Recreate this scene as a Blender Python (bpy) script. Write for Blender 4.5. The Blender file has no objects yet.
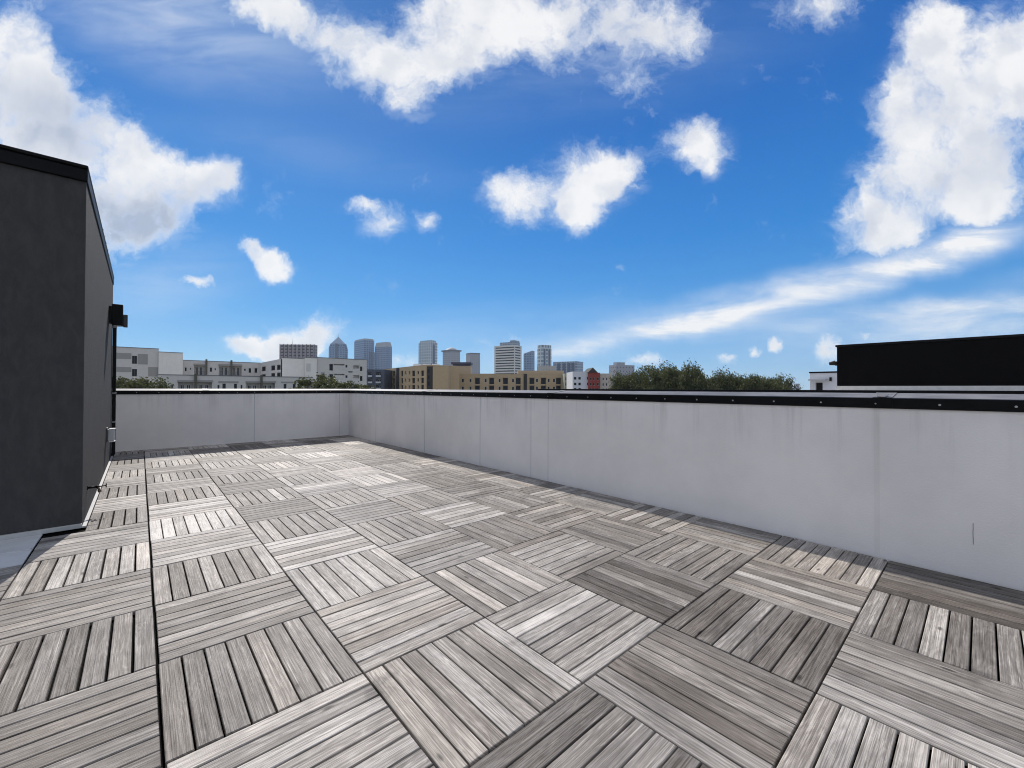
import bpy, bmesh, math, random
from mathutils import Vector, Matrix
random.seed(11)
S = bpy.context.scene
COL = S.collection
PI = math.pi

# ------------------------------------------------------------------ camera
T = 0.6096                                   # one deck tile
CAM = Vector((-0.0654, -1.6389, 1.1322))
F_PX, YAW, PITCH, ROLL = 418.38, 0.7269, 0.0099, 0.0027
_c, _s = math.cos(YAW), math.sin(YAW)
_fw = Vector((_s, _c, 0)); _r = Vector((_c, -_s, 0)); _u = Vector((0, 0, 1))
FW = _fw*math.cos(PITCH) + _u*math.sin(PITCH)
_u2 = -_fw*math.sin(PITCH) + _u*math.cos(PITCH)
RT = _r*math.cos(ROLL) + _u2*math.sin(ROLL)
UP = -_r*math.sin(ROLL) + _u2*math.cos(ROLL)
cd = bpy.data.cameras.new('camera'); cam = bpy.data.objects.new('camera', cd); COL.objects.link(cam)
cam.matrix_world = Matrix(((RT.x, UP.x, -FW.x, CAM.x), (RT.y, UP.y, -FW.y, CAM.y), (RT.z, UP.z, -FW.z, CAM.z), (0, 0, 0, 1)))
cd.sensor_width = 36; cd.lens = F_PX*36/1024; cd.clip_start = 0.05; cd.clip_end = 20000
S.camera = cam

# ------------------------------------------------------------------ light
SUN_AZ, SUN_EL = math.radians(12.0), math.radians(40)      # azimuth from +Y towards +X
SUN_DIR = Vector((math.sin(SUN_AZ)*math.cos(SUN_EL), math.cos(SUN_AZ)*math.cos(SUN_EL), math.sin(SUN_EL)))
sd = bpy.data.lights.new('sun', 'SUN'); sun = bpy.data.objects.new('sun', sd); COL.objects.link(sun)
sd.energy = 4.4; sd.angle = math.radians(0.53); sd.color = (1.0, 0.94, 0.87)
sun.rotation_euler = SUN_DIR.to_track_quat('Z', 'Y').to_euler(); sun.location = (0, 0, 60)

V = S.view_settings
V.view_transform = 'Standard'; V.look = 'None'; V.gamma = 1.0; V.use_curve_mapping = False
V.exposure = 0.15
S.cycles.max_bounces = 6; S.cycles.diffuse_bounces = 3; S.cycles.glossy_bounces = 3; S.cycles.volume_bounces = 0
S.cycles.sample_clamp_indirect = 6
S.cycles.use_adaptive_sampling = True; S.cycles.adaptive_threshold = 0.015; S.cycles.adaptive_min_samples = 24; S.cycles.time_limit = 700
S.cycles.use_denoising = True; S.cycles.filter_width = 1.05

W = bpy.data.worlds.new('World'); S.world = W; W.use_nodes = True
nt = W.node_tree; nt.nodes.clear()
class NG:
    """tiny node helper"""
    def __init__(s, t): s.t = t
    def n(s, typ, **kw):
        o = s.t.nodes.new(typ)
        for k, v in kw.items(): setattr(o, k, v)
        return o
    def l(s, a, b): s.t.links.new(a, b)
    def _in(s, sock, v):
        if isinstance(v, bpy.types.NodeSocket): s.l(v, sock)
        elif v is not None: sock.default_value = v
    def m(s, op, a, b=None, c=None, clamp=False):
        o = s.n('ShaderNodeMath', operation=op, use_clamp=clamp)
        s._in(o.inputs[0], a); s._in(o.inputs[1], b); s._in(o.inputs[2], c); return o.outputs[0]
    def vm(s, op, a, b=None, c=None, scale=None):
        o = s.n('ShaderNodeVectorMath', operation=op)
        s._in(o.inputs[0], a); s._in(o.inputs[1], b)
        if c is not None: s._in(o.inputs[2], c)
        if scale is not None: s._in(o.inputs['Scale'], scale)
        return o.outputs['Value'] if op in ('DOT_PRODUCT', 'LENGTH', 'DISTANCE') else o.outputs['Vector']
    def mr(s, v, a, b, c=0.0, d=1.0, kind='SMOOTHSTEP'):
        o = s.n('ShaderNodeMapRange', interpolation_type=kind)
        s._in(o.inputs['Value'], v); s._in(o.inputs['From Min'], a); s._in(o.inputs['From Max'], b)
        s._in(o.inputs['To Min'], c); s._in(o.inputs['To Max'], d); return o.outputs[0]
    def noise(s, vec, scale, detail=4, rough=0.5, dist=0.0, color=False):
        o = s.n('ShaderNodeTexNoise'); s._in(o.inputs['Vector'], vec); o.inputs['Scale'].default_value = scale
        o.inputs['Detail'].default_value = detail; o.inputs['Roughness'].default_value = rough
        o.inputs['Distortion'].default_value = dist
        return o.outputs['Color'] if color else o.outputs['Fac']
    def mix(s, f, a, b, mode='MIX'):
        o = s.n('ShaderNodeMix', data_type='RGBA', blend_type=mode)
        s._in(o.inputs['Factor'], f); s._in(o.inputs['A'], a); s._in(o.inputs['B'], b)
        for x in o.inputs:
            pass
        return o.outputs['Result']
def mixc(g, f, a, b, mode='MIX'):
    o = g.n('ShaderNodeMix', data_type='RGBA', blend_type=mode)
    g._in(o.inputs[0], f); g._in(o.inputs[6], a); g._in(o.inputs[7], b); return o.outputs[2]
NG.mix = mixc
g = NG(nt)
sky = g.n('ShaderNodeTexSky', sky_type='NISHITA', sun_disc=False)
sky.sun_elevation = SUN_EL; sky.sun_rotation = SUN_AZ
sky.air_density = 1.0; sky.dust_density = 0.2; sky.ozone_density = 2.0
hs = g.n('ShaderNodeHueSaturation'); hs.inputs['Saturation'].default_value = 1.2; hs.inputs['Value'].default_value = 1.0
hs.inputs['Hue'].default_value = 0.488
g.l(sky.outputs[0], hs.inputs['Color'])
dirv = g.n('ShaderNodeTexCoord').outputs['Generated']
wv = g.m('MAXIMUM', g.vm('DOT_PRODUCT', dirv, tuple(FW)), 0.12)
uu = g.m('DIVIDE', g.vm('DOT_PRODUCT', dirv, tuple(RT)), wv)
vv = g.m('DIVIDE', g.vm('DOT_PRODUCT', dirv, tuple(UP)), wv)
comb = g.n('ShaderNodeCombineXYZ'); g.l(uu, comb.inputs[0]); g.l(vv, comb.inputs[1]); uv = comb.outputs[0]
warp1 = g.vm('SUBTRACT', g.noise(uv, 5.5, 5, 0.6, color=True), (0.5, 0.5, 0.5))
warp2 = g.vm('SUBTRACT', g.noise(uv, 19, 5, 0.65, color=True), (0.5, 0.5, 0.5))
uvw = g.vm('ADD', g.vm('ADD', uv, g.vm('SCALE', warp1, scale=0.09)), g.vm('SCALE', warp2, scale=0.045))
# cumulus bodies in the tangent plane of the view: centre, radii (in 1/418 rad), tilt, weight
BL = [(-10, 70, 80, 90, 0, 1.0), (55, 125, 95, 70, -30, 1.0), (120, 165, 90, 50, -30, 1.0), (185, 180, 58, 32, -10, .95), (222, 170, 26, 30, 30, .7), (135, 222, 85, 48, 0, .8), (40, 215, 110, 60, 0, .75),
      (430, 2, 50, 24, 0, .5), (470, 30, 60, 40, 0, .5), (262, 10, 50, 26, 0, .75), (305, 30, 78, 48, -25, .58), (372, 62, 70, 44, -20, .66), (410, 98, 26, 38, 0, .66), (448, 50, 80, 50, 10, .85), (520, 40, 80, 44, 10, .66), (590, 12, 110, 44, 0, .8), (640, 60, 80, 56, 20, .5), (690, 25, 50, 36, 0, .42), (480, 12, 60, 30, 0, .75),
      (582, 182, 62, 44, 20, 1.1), (575, 215, 28, 28, 0, .7), (622, 170, 44, 24, 20, .8), (508, 198, 38, 38, 0, 1.0), (697, 145, 42, 34, 0, 1.0), (710, 172, 14, 14, 0, .5),
      (960, 70, 60, 80, -30, .85), (1005, 110, 80, 120, 0, .8), (935, 150, 70, 80, 30, .8), (880, 205, 66, 50, 40, 1.0), (915, 110, 50, 60, 30, .8), (925, 50, 40, 60, 0, .7), (945, 20, 22, 40, 0, .75), (1040, 60, 60, 60, 0, 1.0), (905, 235, 45, 20, 0, .6), (970, 200, 70, 30, 0, .75),
      (383, 222, 28, 20, 20, .9), (362, 204, 24, 12, 0, .8), (428, 218, 16, 13, 0, .75), (250, 247, 22, 13, -35, .9), (276, 265, 34, 16, -35, 1.2), (191, 281, 20, 9, 0, 1.0), (815, 8, 75, 26, 0, .62), (620, 268, 12, 8, 0, .42),
      (303, 336, 48, 22, 12, 1.15), (255, 345, 40, 13, 0, .95), (280, 352, 60, 12, 0, .8), (778, 341, 11, 10, 0, 1.0), (757, 350, 10, 8, 0, .9), (727, 354, 14, 8, 0, .85), (830, 352, 20, 20, 0, 1.05), (645, 360, 24, 11, 0, .9), (590, 352, 40, 12, 0, .42), (498, 340, 40, 12, 0, .5), (865, 336, 24, 7, 0, .5), (400, 360, 50, 12, 0, .5)]
tot = None
def blob(vec, b, r0=1.35):
    x, y, rx, ry, a, w = b
    mp = g.n('ShaderNodeMapping', vector_type='TEXTURE')
    mp.inputs['Location'].default_value = ((x-512)/F_PX, (384-y)/F_PX, 0)
    mp.inputs['Rotation'].default_value = (0, 0, math.radians(a))
    mp.inputs['Scale'].default_value = (rx/F_PX, ry/F_PX, 1)
    g.l(vec, mp.inputs['Vector'])
    return g.mr(g.vm('LENGTH', mp.outputs[0]), r0, 0.0, 0.0, w)
for b in BL:
    e = blob(uvw, b); tot = e if tot is None else g.m('ADD', tot, e)
tot = g.m('MINIMUM', tot, 1.02)
fb = g.noise(uvw, 7.5, 10, 0.66)
sun_uv = Vector((SUN_DIR.dot(RT), SUN_DIR.dot(UP))).normalized()*0.035
fbl = g.noise(uvw, 6.0, 3, 0.45)
fbs = g.noise(g.vm('ADD', uvw, (sun_uv.x*1.6, sun_uv.y*1.6, 0)), 6.0, 3, 0.45)
fb2 = g.noise(g.vm('ADD', uvw, (3.1, 1.7, 0)), 3.2, 3, 0.5)
dens = g.m('ADD', g.m('MULTIPLY', tot, 1.22), g.m('MULTIPLY', g.m('SUBTRACT', fb, 0.5), 2.7))
cum0 = g.mr(dens, 0.22, 1.38)
mpv = g.n('ShaderNodeMapping'); mpv.inputs['Rotation'].default_value = (0, 0, math.radians(38)); mpv.inputs['Scale'].default_value = (3.0, 9.0, 1); g.l(uvw, mpv.inputs['Vector'])
veil = g.m('MULTIPLY', g.mr(tot, 0.03, 0.75), g.mr(g.noise(mpv.outputs[0], 1.6, 8, 0.62, 0.5), 0.42, 0.80, 0.0, 0.75))
cum = g.m('MAXIMUM', cum0, veil)
core = g.mr(dens, 0.55, 1.45)
relief = g.mr(g.m('SUBTRACT', fbs, fbl), -0.06, 0.16)
# high streak and veils
stre = None
for b in [(620, 335, 170, 15, 9, .6), (900, 262, 220, 26, 17, .62), (770, 300, 260, 26, 13, .62), (960, 250, 90, 18, 22, .55), (900, 312, 190, 12, 7, .35), (640, 335, 160, 10, 12, .5), (1010, 300, 130, 30, 10, .35), (150, 285, 130, 45, 10, .3), (170, 15, 190, 70, -15, .5), (300, 150, 220, 30, -10, .08), (480, 325, 260, 22, 5, .14), (930, 328, 220, 34, 4, .6), (960, 240, 60, 20, 30, .6), (600, 60, 260, 60, 10, .12)]:
    e = blob(g.vm('ADD', uv, g.vm('SCALE', warp1, scale=0.07)), b, 1.25); stre = e if stre is None else g.m('ADD', stre, e)
mpw = g.n('ShaderNodeMapping'); mpw.inputs['Rotation'].default_value = (0, 0, math.radians(-13)); mpw.inputs['Scale'].default_value = (1.4, 6.5, 1); g.l(uv, mpw.inputs['Vector'])
wn = g.noise(mpw.outputs[0], 2.2, 8, 0.62, 0.4)
wisp = g.m('MULTIPLY', stre, g.mr(wn, 0.3, 0.68, 0.35, 1.0), clamp=True)
inframe = g.mr(g.vm('DOT_PRODUCT', dirv, tuple(FW)), 0.12, 0.45)
# added cloud field outside the view, broad and bright to lift a neutral ambient
sx = g.n('ShaderNodeSeparateXYZ'); g.l(dirv, sx.inputs[0])
hz = g.m('MAXIMUM', sx.outputs[2], 0.06)
pl = g.n('ShaderNodeCombineXYZ'); g.l(g.m('DIVIDE', sx.outputs[0], g.m('ADD', hz, 0.15)), pl.inputs[0]); g.l(g.m('DIVIDE', sx.outputs[1], g.m('ADD', hz, 0.15)), pl.inputs[1])
gen = g.mr(g.noise(pl.outputs[0], 1.1, 8, 0.6), 0.38, 0.56)
c_all = g.m('ADD', g.m('MULTIPLY', cum, inframe), g.m('MULTIPLY', gen, g.m('SUBTRACT', 1.0, inframe)), clamp=True)
c_all = g.m('MAXIMUM', c_all, g.m('MULTIPLY', wisp, inframe))
# grey cloud bases
gs = None
for b in [(40, 110, 70, 42, -20, .8), (140, 222, 90, 40, 5, 1.0), (20, 200, 90, 60, 0, .7), (940, 180, 80, 30, 30, .3), (1000, 170, 60, 30, 0, .35), (640, 50, 60, 40, 0, .35), (330, 30, 60, 30, 0, .3)]:
    e = blob(uvw, b, 1.5); gs = e if gs is None else g.m('ADD', gs, e)
sh = g.m('MULTIPLY', core, g.m('ADD', g.m('MULTIPLY', gs, 0.9), g.m('ADD', g.m('MULTIPLY', relief, 0.36), g.mr(fb2, 0.48, 0.70, 0.0, 0.16))), clamp=True)
ccol = g.mix(sh, (1.0, 1.0, 1.0, 1), (0.46, 0.53, 0.66, 1))
ccol = g.mix(g.mr(c_all, 0.2, 0.95), (0.80, 0.90, 1.0, 1), ccol)
# clear-air colour: the Nishita sky blended with a deeper blue that pales towards the horizon
rp_ = g.n('ShaderNodeValToRGB'); g.l(sx.outputs[2], rp_.inputs[0]); el = rp_.color_ramp.elements
el[0].position = 0.0; el[0].color = (.38, .54, .80, 1); el[1].position = 0.75; el[1].color = (.001, .078, .38, 1)
for p_, c_ in ((0.06, (.21, .40, .76, 1)), (0.16, (.045, .27, .70, 1)), (0.32, (.003, .185, .63, 1)), (0.52, (.001, .115, .50, 1))):
    x_ = el.new(p_); x_.color = c_
bgs = g.n('ShaderNodeBackground'); bgs.inputs['Strength'].default_value = 0.026; g.l(g.mix(1.0, hs.outputs[0], (0.58, 0.92, 1.0, 1), 'MULTIPLY'), bgs.inputs['Color'])
bgr = g.n('ShaderNodeBackground'); bgr.inputs['Strength'].default_value = 0.72; g.l(rp_.outputs[0], bgr.inputs['Color'])
bg1 = g.n('ShaderNodeAddShader'); g.l(bgs.outputs[0], bg1.inputs[0]); g.l(bgr.outputs[0], bg1.inputs[1])
bg2 = g.n('ShaderNodeBackground'); bg2.inputs['Strength'].default_value = 0.86; g.l(ccol, bg2.inputs['Color'])
ms = g.n('ShaderNodeMixShader'); g.l(g.m('MULTIPLY', c_all, 0.96), ms.inputs[0]); g.l(bg1.outputs[0], ms.inputs[1]); g.l(bg2.outputs[0], ms.inputs[2])
wo = g.n('ShaderNodeOutputWorld'); g.l(ms.outputs[0], wo.inputs[0])
W.cycles.sampling_method = 'NONE'

# ------------------------------------------------------------------ geometry helpers
def tag(o, label=None, cat=None, group=None, kind=None):
    for k, v in (('label', label), ('category', cat), ('group', group), ('kind', kind)):
        if v: o[k] = v
    return o
def empty(name, loc, label, cat, group=None):
    o = bpy.data.objects.new(name, None); COL.objects.link(o); o.location = loc; o.empty_display_size = 0.2
    return tag(o, label, cat, group)
def wloc(o):
    p = Vector((0, 0, 0))
    while o: p += o.location; o = o.parent
    return p
def mobj(name, bm, mat, parent=None, smooth=False, loc=None):
    """one mesh object; vertices are given in world space and stored relative to its origin"""
    me = bpy.data.meshes.new(name)
    base = wloc(parent)
    if loc is not None: bmesh.ops.translate(bm, verts=bm.verts, vec=-Vector(loc))
    else: bmesh.ops.translate(bm, verts=bm.verts, vec=-base)
    bm.normal_update(); bm.to_mesh(me); bm.free()
    for m_ in (mat if isinstance(mat, (list, tuple)) else [mat]): me.materials.append(m_)
    if smooth:
        for p in me.polygons: p.use_smooth = True
    o = bpy.data.objects.new(name, me); COL.objects.link(o); o.parent = parent
    if loc is not None: o.location = Vector(loc) - base
    return o
def box(bm, x0, x1, y0, y1, z0, z1, bev=0.0, mat=0):
    vs = [bm.verts.new((x, y, z)) for x in (x0, x1) for y in (y0, y1) for z in (z0, z1)]
    fs = [bm.faces.new([vs[i] for i in f]) for f in ((0, 1, 3, 2), (4, 6, 7, 5), (0, 4, 5, 1), (2, 3, 7, 6), (0, 2, 6, 4), (1, 5, 7, 3))]
    for f in fs: f.material_index = mat
    if bev:
        es = {e for f in fs for e in f.edges}
        bmesh.ops.bevel(bm, geom=list(es), offset=bev, segments=2, affect='EDGES', profile=0.5)
    return fs
def obox(bm, P, t, n, s0, s1, d0, d1, z0, z1, mat=0):
    """box in a facade frame: s along t, d along outward normal n"""
    vs = [bm.verts.new((P.x+t.x*s+n.x*d, P.y+t.y*s+n.y*d, z)) for s in (s0, s1) for d in (d0, d1) for z in (z0, z1)]
    for f in ((0, 1, 3, 2), (4, 6, 7, 5), (0, 4, 5, 1), (2, 3, 7, 6), (0, 2, 6, 4), (1, 5, 7, 3)):
        bm.faces.new([vs[i] for i in f]).material_index = mat
def prism(bm, pts, z0, z1):
    a = [bm.verts.new((p[0], p[1], z0)) for p in pts]; b = [bm.verts.new((p[0], p[1], z1)) for p in pts]
    bm.faces.new(a[::-1]); bm.faces.new(b)
    for i in range(len(pts)):
        j = (i+1) % len(pts); bm.faces.new((a[i], a[j], b[j], b[i]))
def cyl(bm, a, b, r0, r1=None, seg=14, caps=True):
    a, b = Vector(a), Vector(b); r1 = r0 if r1 is None else r1
    q = (b-a).to_track_quat('Z', 'Y'); X = q @ Vector((1, 0, 0)); Y = q @ Vector((0, 1, 0))
    ra = [bm.verts.new(a + X*math.cos(2*PI*i/seg)*r0 + Y*math.sin(2*PI*i/seg)*r0) for i in range(seg)]
    rb = [bm.verts.new(b + X*math.cos(2*PI*i/seg)*r1 + Y*math.sin(2*PI*i/seg)*r1) for i in range(seg)]
    for i in range(seg):
        j = (i+1) % seg; bm.faces.new((ra[i], ra[j], rb[j], rb[i]))
    if caps: bm.faces.new(ra[::-1]); bm.faces.new(rb)

# ------------------------------------------------------------------ materials
def newmat(name):
    m = bpy.data.materials.new(name); m.use_nodes = True
    gg = NG(m.node_tree); b = m.node_tree.nodes['Principled BSDF']
    return m, gg, b
def plain(name, col, rough=0.7, metal=0.0, spec=0.5, nscale=None, namt=0.15, bump=0.0, bscale=200):
    m, q, b = newmat(name)
    b.inputs['Roughness'].default_value = rough; b.inputs['Metallic'].default_value = metal
    b.inputs['Specular IOR Level'].default_value = spec
    if nscale:
        tc = q.n('ShaderNodeTexCoord').outputs['Object']
        f = q.noise(tc, nscale, 6, 0.6)
        lo = tuple(c*(1-namt) for c in col)+(1,); hi = tuple(min(1, c*(1+namt)) for c in col)+(1,)
        q.l(q.mix(q.mr(f, 0.3, 0.7), lo, hi), b.inputs['Base Color'])
    else: b.inputs['Base Color'].default_value = (*col, 1)
    if bump:
        tc = q.n('ShaderNodeTexCoord').outputs['Object']
        bp = q.n('ShaderNodeBump'); bp.inputs['Strength'].default_value = bump; bp.inputs['Distance'].default_value = 0.004
        q.l(q.noise(tc, bscale, 3, 0.6), bp.inputs['Height']); q.l(bp.outputs[0], b.inputs['Normal'])
    return m
# weathered hardwood slats
def wood_mat():
    m, q, b = newmat('weathered_wood')
    uvn = q.n('ShaderNodeUVMap'); uvn.uv_map = 'slat'
    at = q.n('ShaderNodeAttribute'); at.attribute_name = 'tint'
    sp = q.n('ShaderNodeSeparateColor'); q.l(at.outputs['Color'], sp.inputs[0])
    def mp(sx, sy):
        o = q.n('ShaderNodeMapping'); o.inputs['Scale'].default_value = (sx, sy, 1); q.l(uvn.outputs[0], o.inputs['Vector']); return o.outputs[0]
    fig = q.noise(mp(2.6, 17), 1.0, 4, 0.5, 0.5)
    rings = q.m('FRACT', q.m('MULTIPLY', fig, 9.0))
    rings = q.m('ABSOLUTE', q.m('SUBTRACT', q.m('MULTIPLY', rings, 2.0), 1.0))
    fine = q.noise(mp(4, 330), 1.0, 4, 0.7); f2 = q.noise(mp(2.6, 130), 1.0, 4, 0.65, 0.2)
    med = q.noise(mp(2, 60), 1.0, 4, 0.6, 0.3)
    blot = q.noise(mp(5, 12), 1.0, 4, 0.6)
    v = q.m('ADD', q.m('MULTIPLY', q.m('SUBTRACT', fine, 0.5), 1.35), q.m('ADD', q.m('MULTIPLY', q.m('SUBTRACT', f2, 0.5), 1.1), q.m('MULTIPLY', q.m('SUBTRACT', med, 0.5), 0.55)))
    v = q.m('ADD', v, q.m('MULTIPLY', q.m('SUBTRACT', rings, 0.5), q.mr(blot, 0.35, 0.7, 0.06, 0.28)))
    v = q.m('ADD', v, q.m('MULTIPLY', q.m('SUBTRACT', blot, 0.5), 0.28))
    v = q.m('ADD', v, q.m('MULTIPLY', q.m('SUBTRACT', sp.outputs[0], 0.5), 0.95))
    v = q.m('ADD', v, 0.5, clamp=True)
    grey = q.n('ShaderNodeValToRGB'); q.l(v, grey.inputs[0])
    e = grey.color_ramp.elements; e[0].position = 0.0; e[0].color = (0.075, 0.065, 0.056, 1); e[1].position = 1.0; e[1].color = (0.60, 0.565, 0.52, 1)
    x = grey.color_ramp.elements.new(0.5); x.color = (0.238, 0.219, 0.200, 1)
    warm = q.mix(q.m('MULTIPLY', sp.outputs[1], 0.45), grey.outputs[0], (1.0, 0.90, 0.79, 1), 'MULTIPLY')
    # dark pores, knots
    vor = q.n('ShaderNodeTexVoronoi', feature='F1'); q.l(mp(6, 14), vor.inputs['Vector']); vor.inputs['Scale'].default_value = 0.55
    spot = q.mr(vor.outputs['Distance'], 0.045, 0.10, 0.35, 1.0)
    sc = q.n('ShaderNodeCombineColor'); [q.l(spot, sc.inputs[i]) for i in range(3)]
    col = q.mix(1.0, warm, sc.outputs[0], 'MULTIPLY')
    # soiling over several slats
    oc = q.n('ShaderNodeTexCoord').outputs['Object']
    dirt = q.mr(q.noise(oc, 3.0, 6, 0.65), 0.33, 0.62, 0.80, 1.06)
    dc = q.n('ShaderNodeCombineColor'); [q.l(dirt, dc.inputs[i]) for i in range(3)]
    col = q.mix(1.0, col, dc.outputs[0], 'MULTIPLY')
    stn = q.mr(q.noise(oc, 2.3, 5, 0.6), 0.64, 0.72, 1.0, 0.62)
    s2 = q.n('ShaderNodeCombineColor'); [q.l(stn, s2.inputs[i]) for i in range(3)]
    col = q.mix(1.0, col, s2.outputs[0], 'MULTIPLY')
    q.l(col, b.inputs['Base Color'])
    b.inputs['Roughness'].default_value = 0.5
    q.l(q.mr(fine, 0.3, 0.7, 0.68, 0.50), b.inputs['Roughness']); b.inputs['Specular IOR Level'].default_value = 0.2
    bp = q.n('ShaderNodeBump'); bp.inputs['Strength'].default_value = 0.55; bp.inputs['Distance'].default_value = 0.0022
    q.l(q.m('ADD', fine, q.m('MULTIPLY', med, 0.6)), bp.inputs['Height']); q.l(bp.outputs[0], b.inputs['Normal'])
    return m
M_WOOD = wood_mat()
M_TRAY = plain('black_plastic_grid', (0.003, 0.003, 0.003), 0.9, 0, .05)
def stucco(name, col, streak=0.12, rough=0.85, bump=0.5, along='X', blotch=0.10, bs=160, top=1.0, spec=0.3, trowel=0.0):
    """painted stucco with faint run-down streaks below the coping and blotches"""
    m, q, b = newmat(name); b.inputs['Specular IOR Level'].default_value = spec
    oc = q.n('ShaderNodeTexCoord').outputs['Object']
    mp = q.n('ShaderNodeMapping'); mp.inputs['Scale'].default_value = (9, 9, 0.45); q.l(oc, mp.inputs['Vector'])
    st = q.noise(mp.outputs[0], 1.0, 6, 0.65)
    bl = q.noise(oc, 1.3, 5, 0.6)
    sp = q.n('ShaderNodeSeparateXYZ'); q.l(oc, sp.inputs[0])
    fade = q.mr(sp.outputs[2], 0.55*top, top, 0.06, 1.0, 'SMOOTHSTEP')
    f = q.m('MULTIPLY', q.mr(st, 0.48, 0.72), fade)
    base = q.mix(q.mr(bl, 0.3, 0.7), tuple(c*(1-blotch) for c in col)+(1,), tuple(min(1, c*(1+blotch)) for c in col)+(1,))
    c2 = q.mix(q.m('MULTIPLY', f, streak*3), base, tuple(c*0.45 for c in col)+(1,))
    if trowel:
        mt = q.n('ShaderNodeMapping'); mt.inputs['Scale'].default_value = (16, 16, 6); q.l(oc, mt.inputs['Vector'])
        c2 = q.mix(q.mr(q.noise(mt.outputs[0], 1.0, 7, 0.7, 0.6), 0.32, 0.7), tuple(c*(1-trowel) for c in col)+(1,), tuple(c*(1+trowel*1.5) for c in col)+(1,))
    q.l(c2, b.inputs['Base Color']); b.inputs['Roughness'].default_value = rough
    bp = q.n('ShaderNodeBump'); bp.inputs['Strength'].default_value = bump; bp.inputs['Distance'].default_value = 0.003
    q.l(q.noise(oc, bs, 3, 0.6), bp.inputs['Height']); q.l(bp.outputs[0], b.inputs['Normal'])
    return m
M_PARAPET = stucco('parapet_stucco', (0.78, 0.74, 0.71), streak=0.11, bump=0.5, blotch=0.06, bs=90)
M_DARKST = stucco('charcoal_stucco', (0.055, 0.053, 0.053), streak=0.10, bump=1.0, bs=230, top=2.8, blotch=0.14, spec=.15, trowel=.10)
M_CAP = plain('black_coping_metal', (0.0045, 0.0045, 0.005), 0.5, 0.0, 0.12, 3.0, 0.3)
M_CAPGLARE = plain('coping_top_glare', (0.15, 0.147, 0.15), 0.55, 0.0, 0.3, 6.0, 0.25)  # sun and sky glare on the black coping top, put into a paler colour
M_SEAM = plain('sealant', (0.33, 0.33, 0.35), 0.7)
M_STEEL = plain('bare_steel', (0.42, 0.42, 0.42), 0.45, 0.8)
M_BLACK = plain('black_paint', (0.006, 0.006, 0.006), 0.5, 0, .15)
M_BRASS = plain('aged_brass', (0.16, 0.12, 0.08), 0.45, 0.8)
M_MEMB = plain('roof_membrane', (0.55, 0.56, 0.56), 0.6, nscale=5, namt=0.08)
M_FLASH = plain('white_flashing', (0.42, 0.42, 0.41), 0.5, nscale=8, namt=0.08)

# ------------------------------------------------------------------ ground
bm = bmesh.new()
R_ = 6000
vs = [bm.verts.new((x, y, -11.0)) for x, y in ((-R_, -R_), (R_, -R_), (R_, R_), (-R_, R_))]; bm.faces.new(vs)
m, q, b = newmat('city_ground'); oc = q.n('ShaderNodeTexCoord').outputs['Object']
q.l(q.mix(q.mr(q.noise(oc, 0.02, 8, 0.6), 0.42, 0.58), (0.05, 0.075, 0.03, 1), (0.16, 0.155, 0.145, 1)), b.inputs['Base Color']); b.inputs['Roughness'].default_value = 0.95
tag(mobj('ground', bm, m), kind='structure')
bm = bmesh.new()       # street between this row of houses and the apartments
box(bm, -60, 120, 22, 30, -11.0, -10.99)
tag(mobj('road', bm, plain('asphalt', (0.05, 0.05, 0.052), 0.9, nscale=0.6, namt=0.2)), kind='structure')

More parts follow.
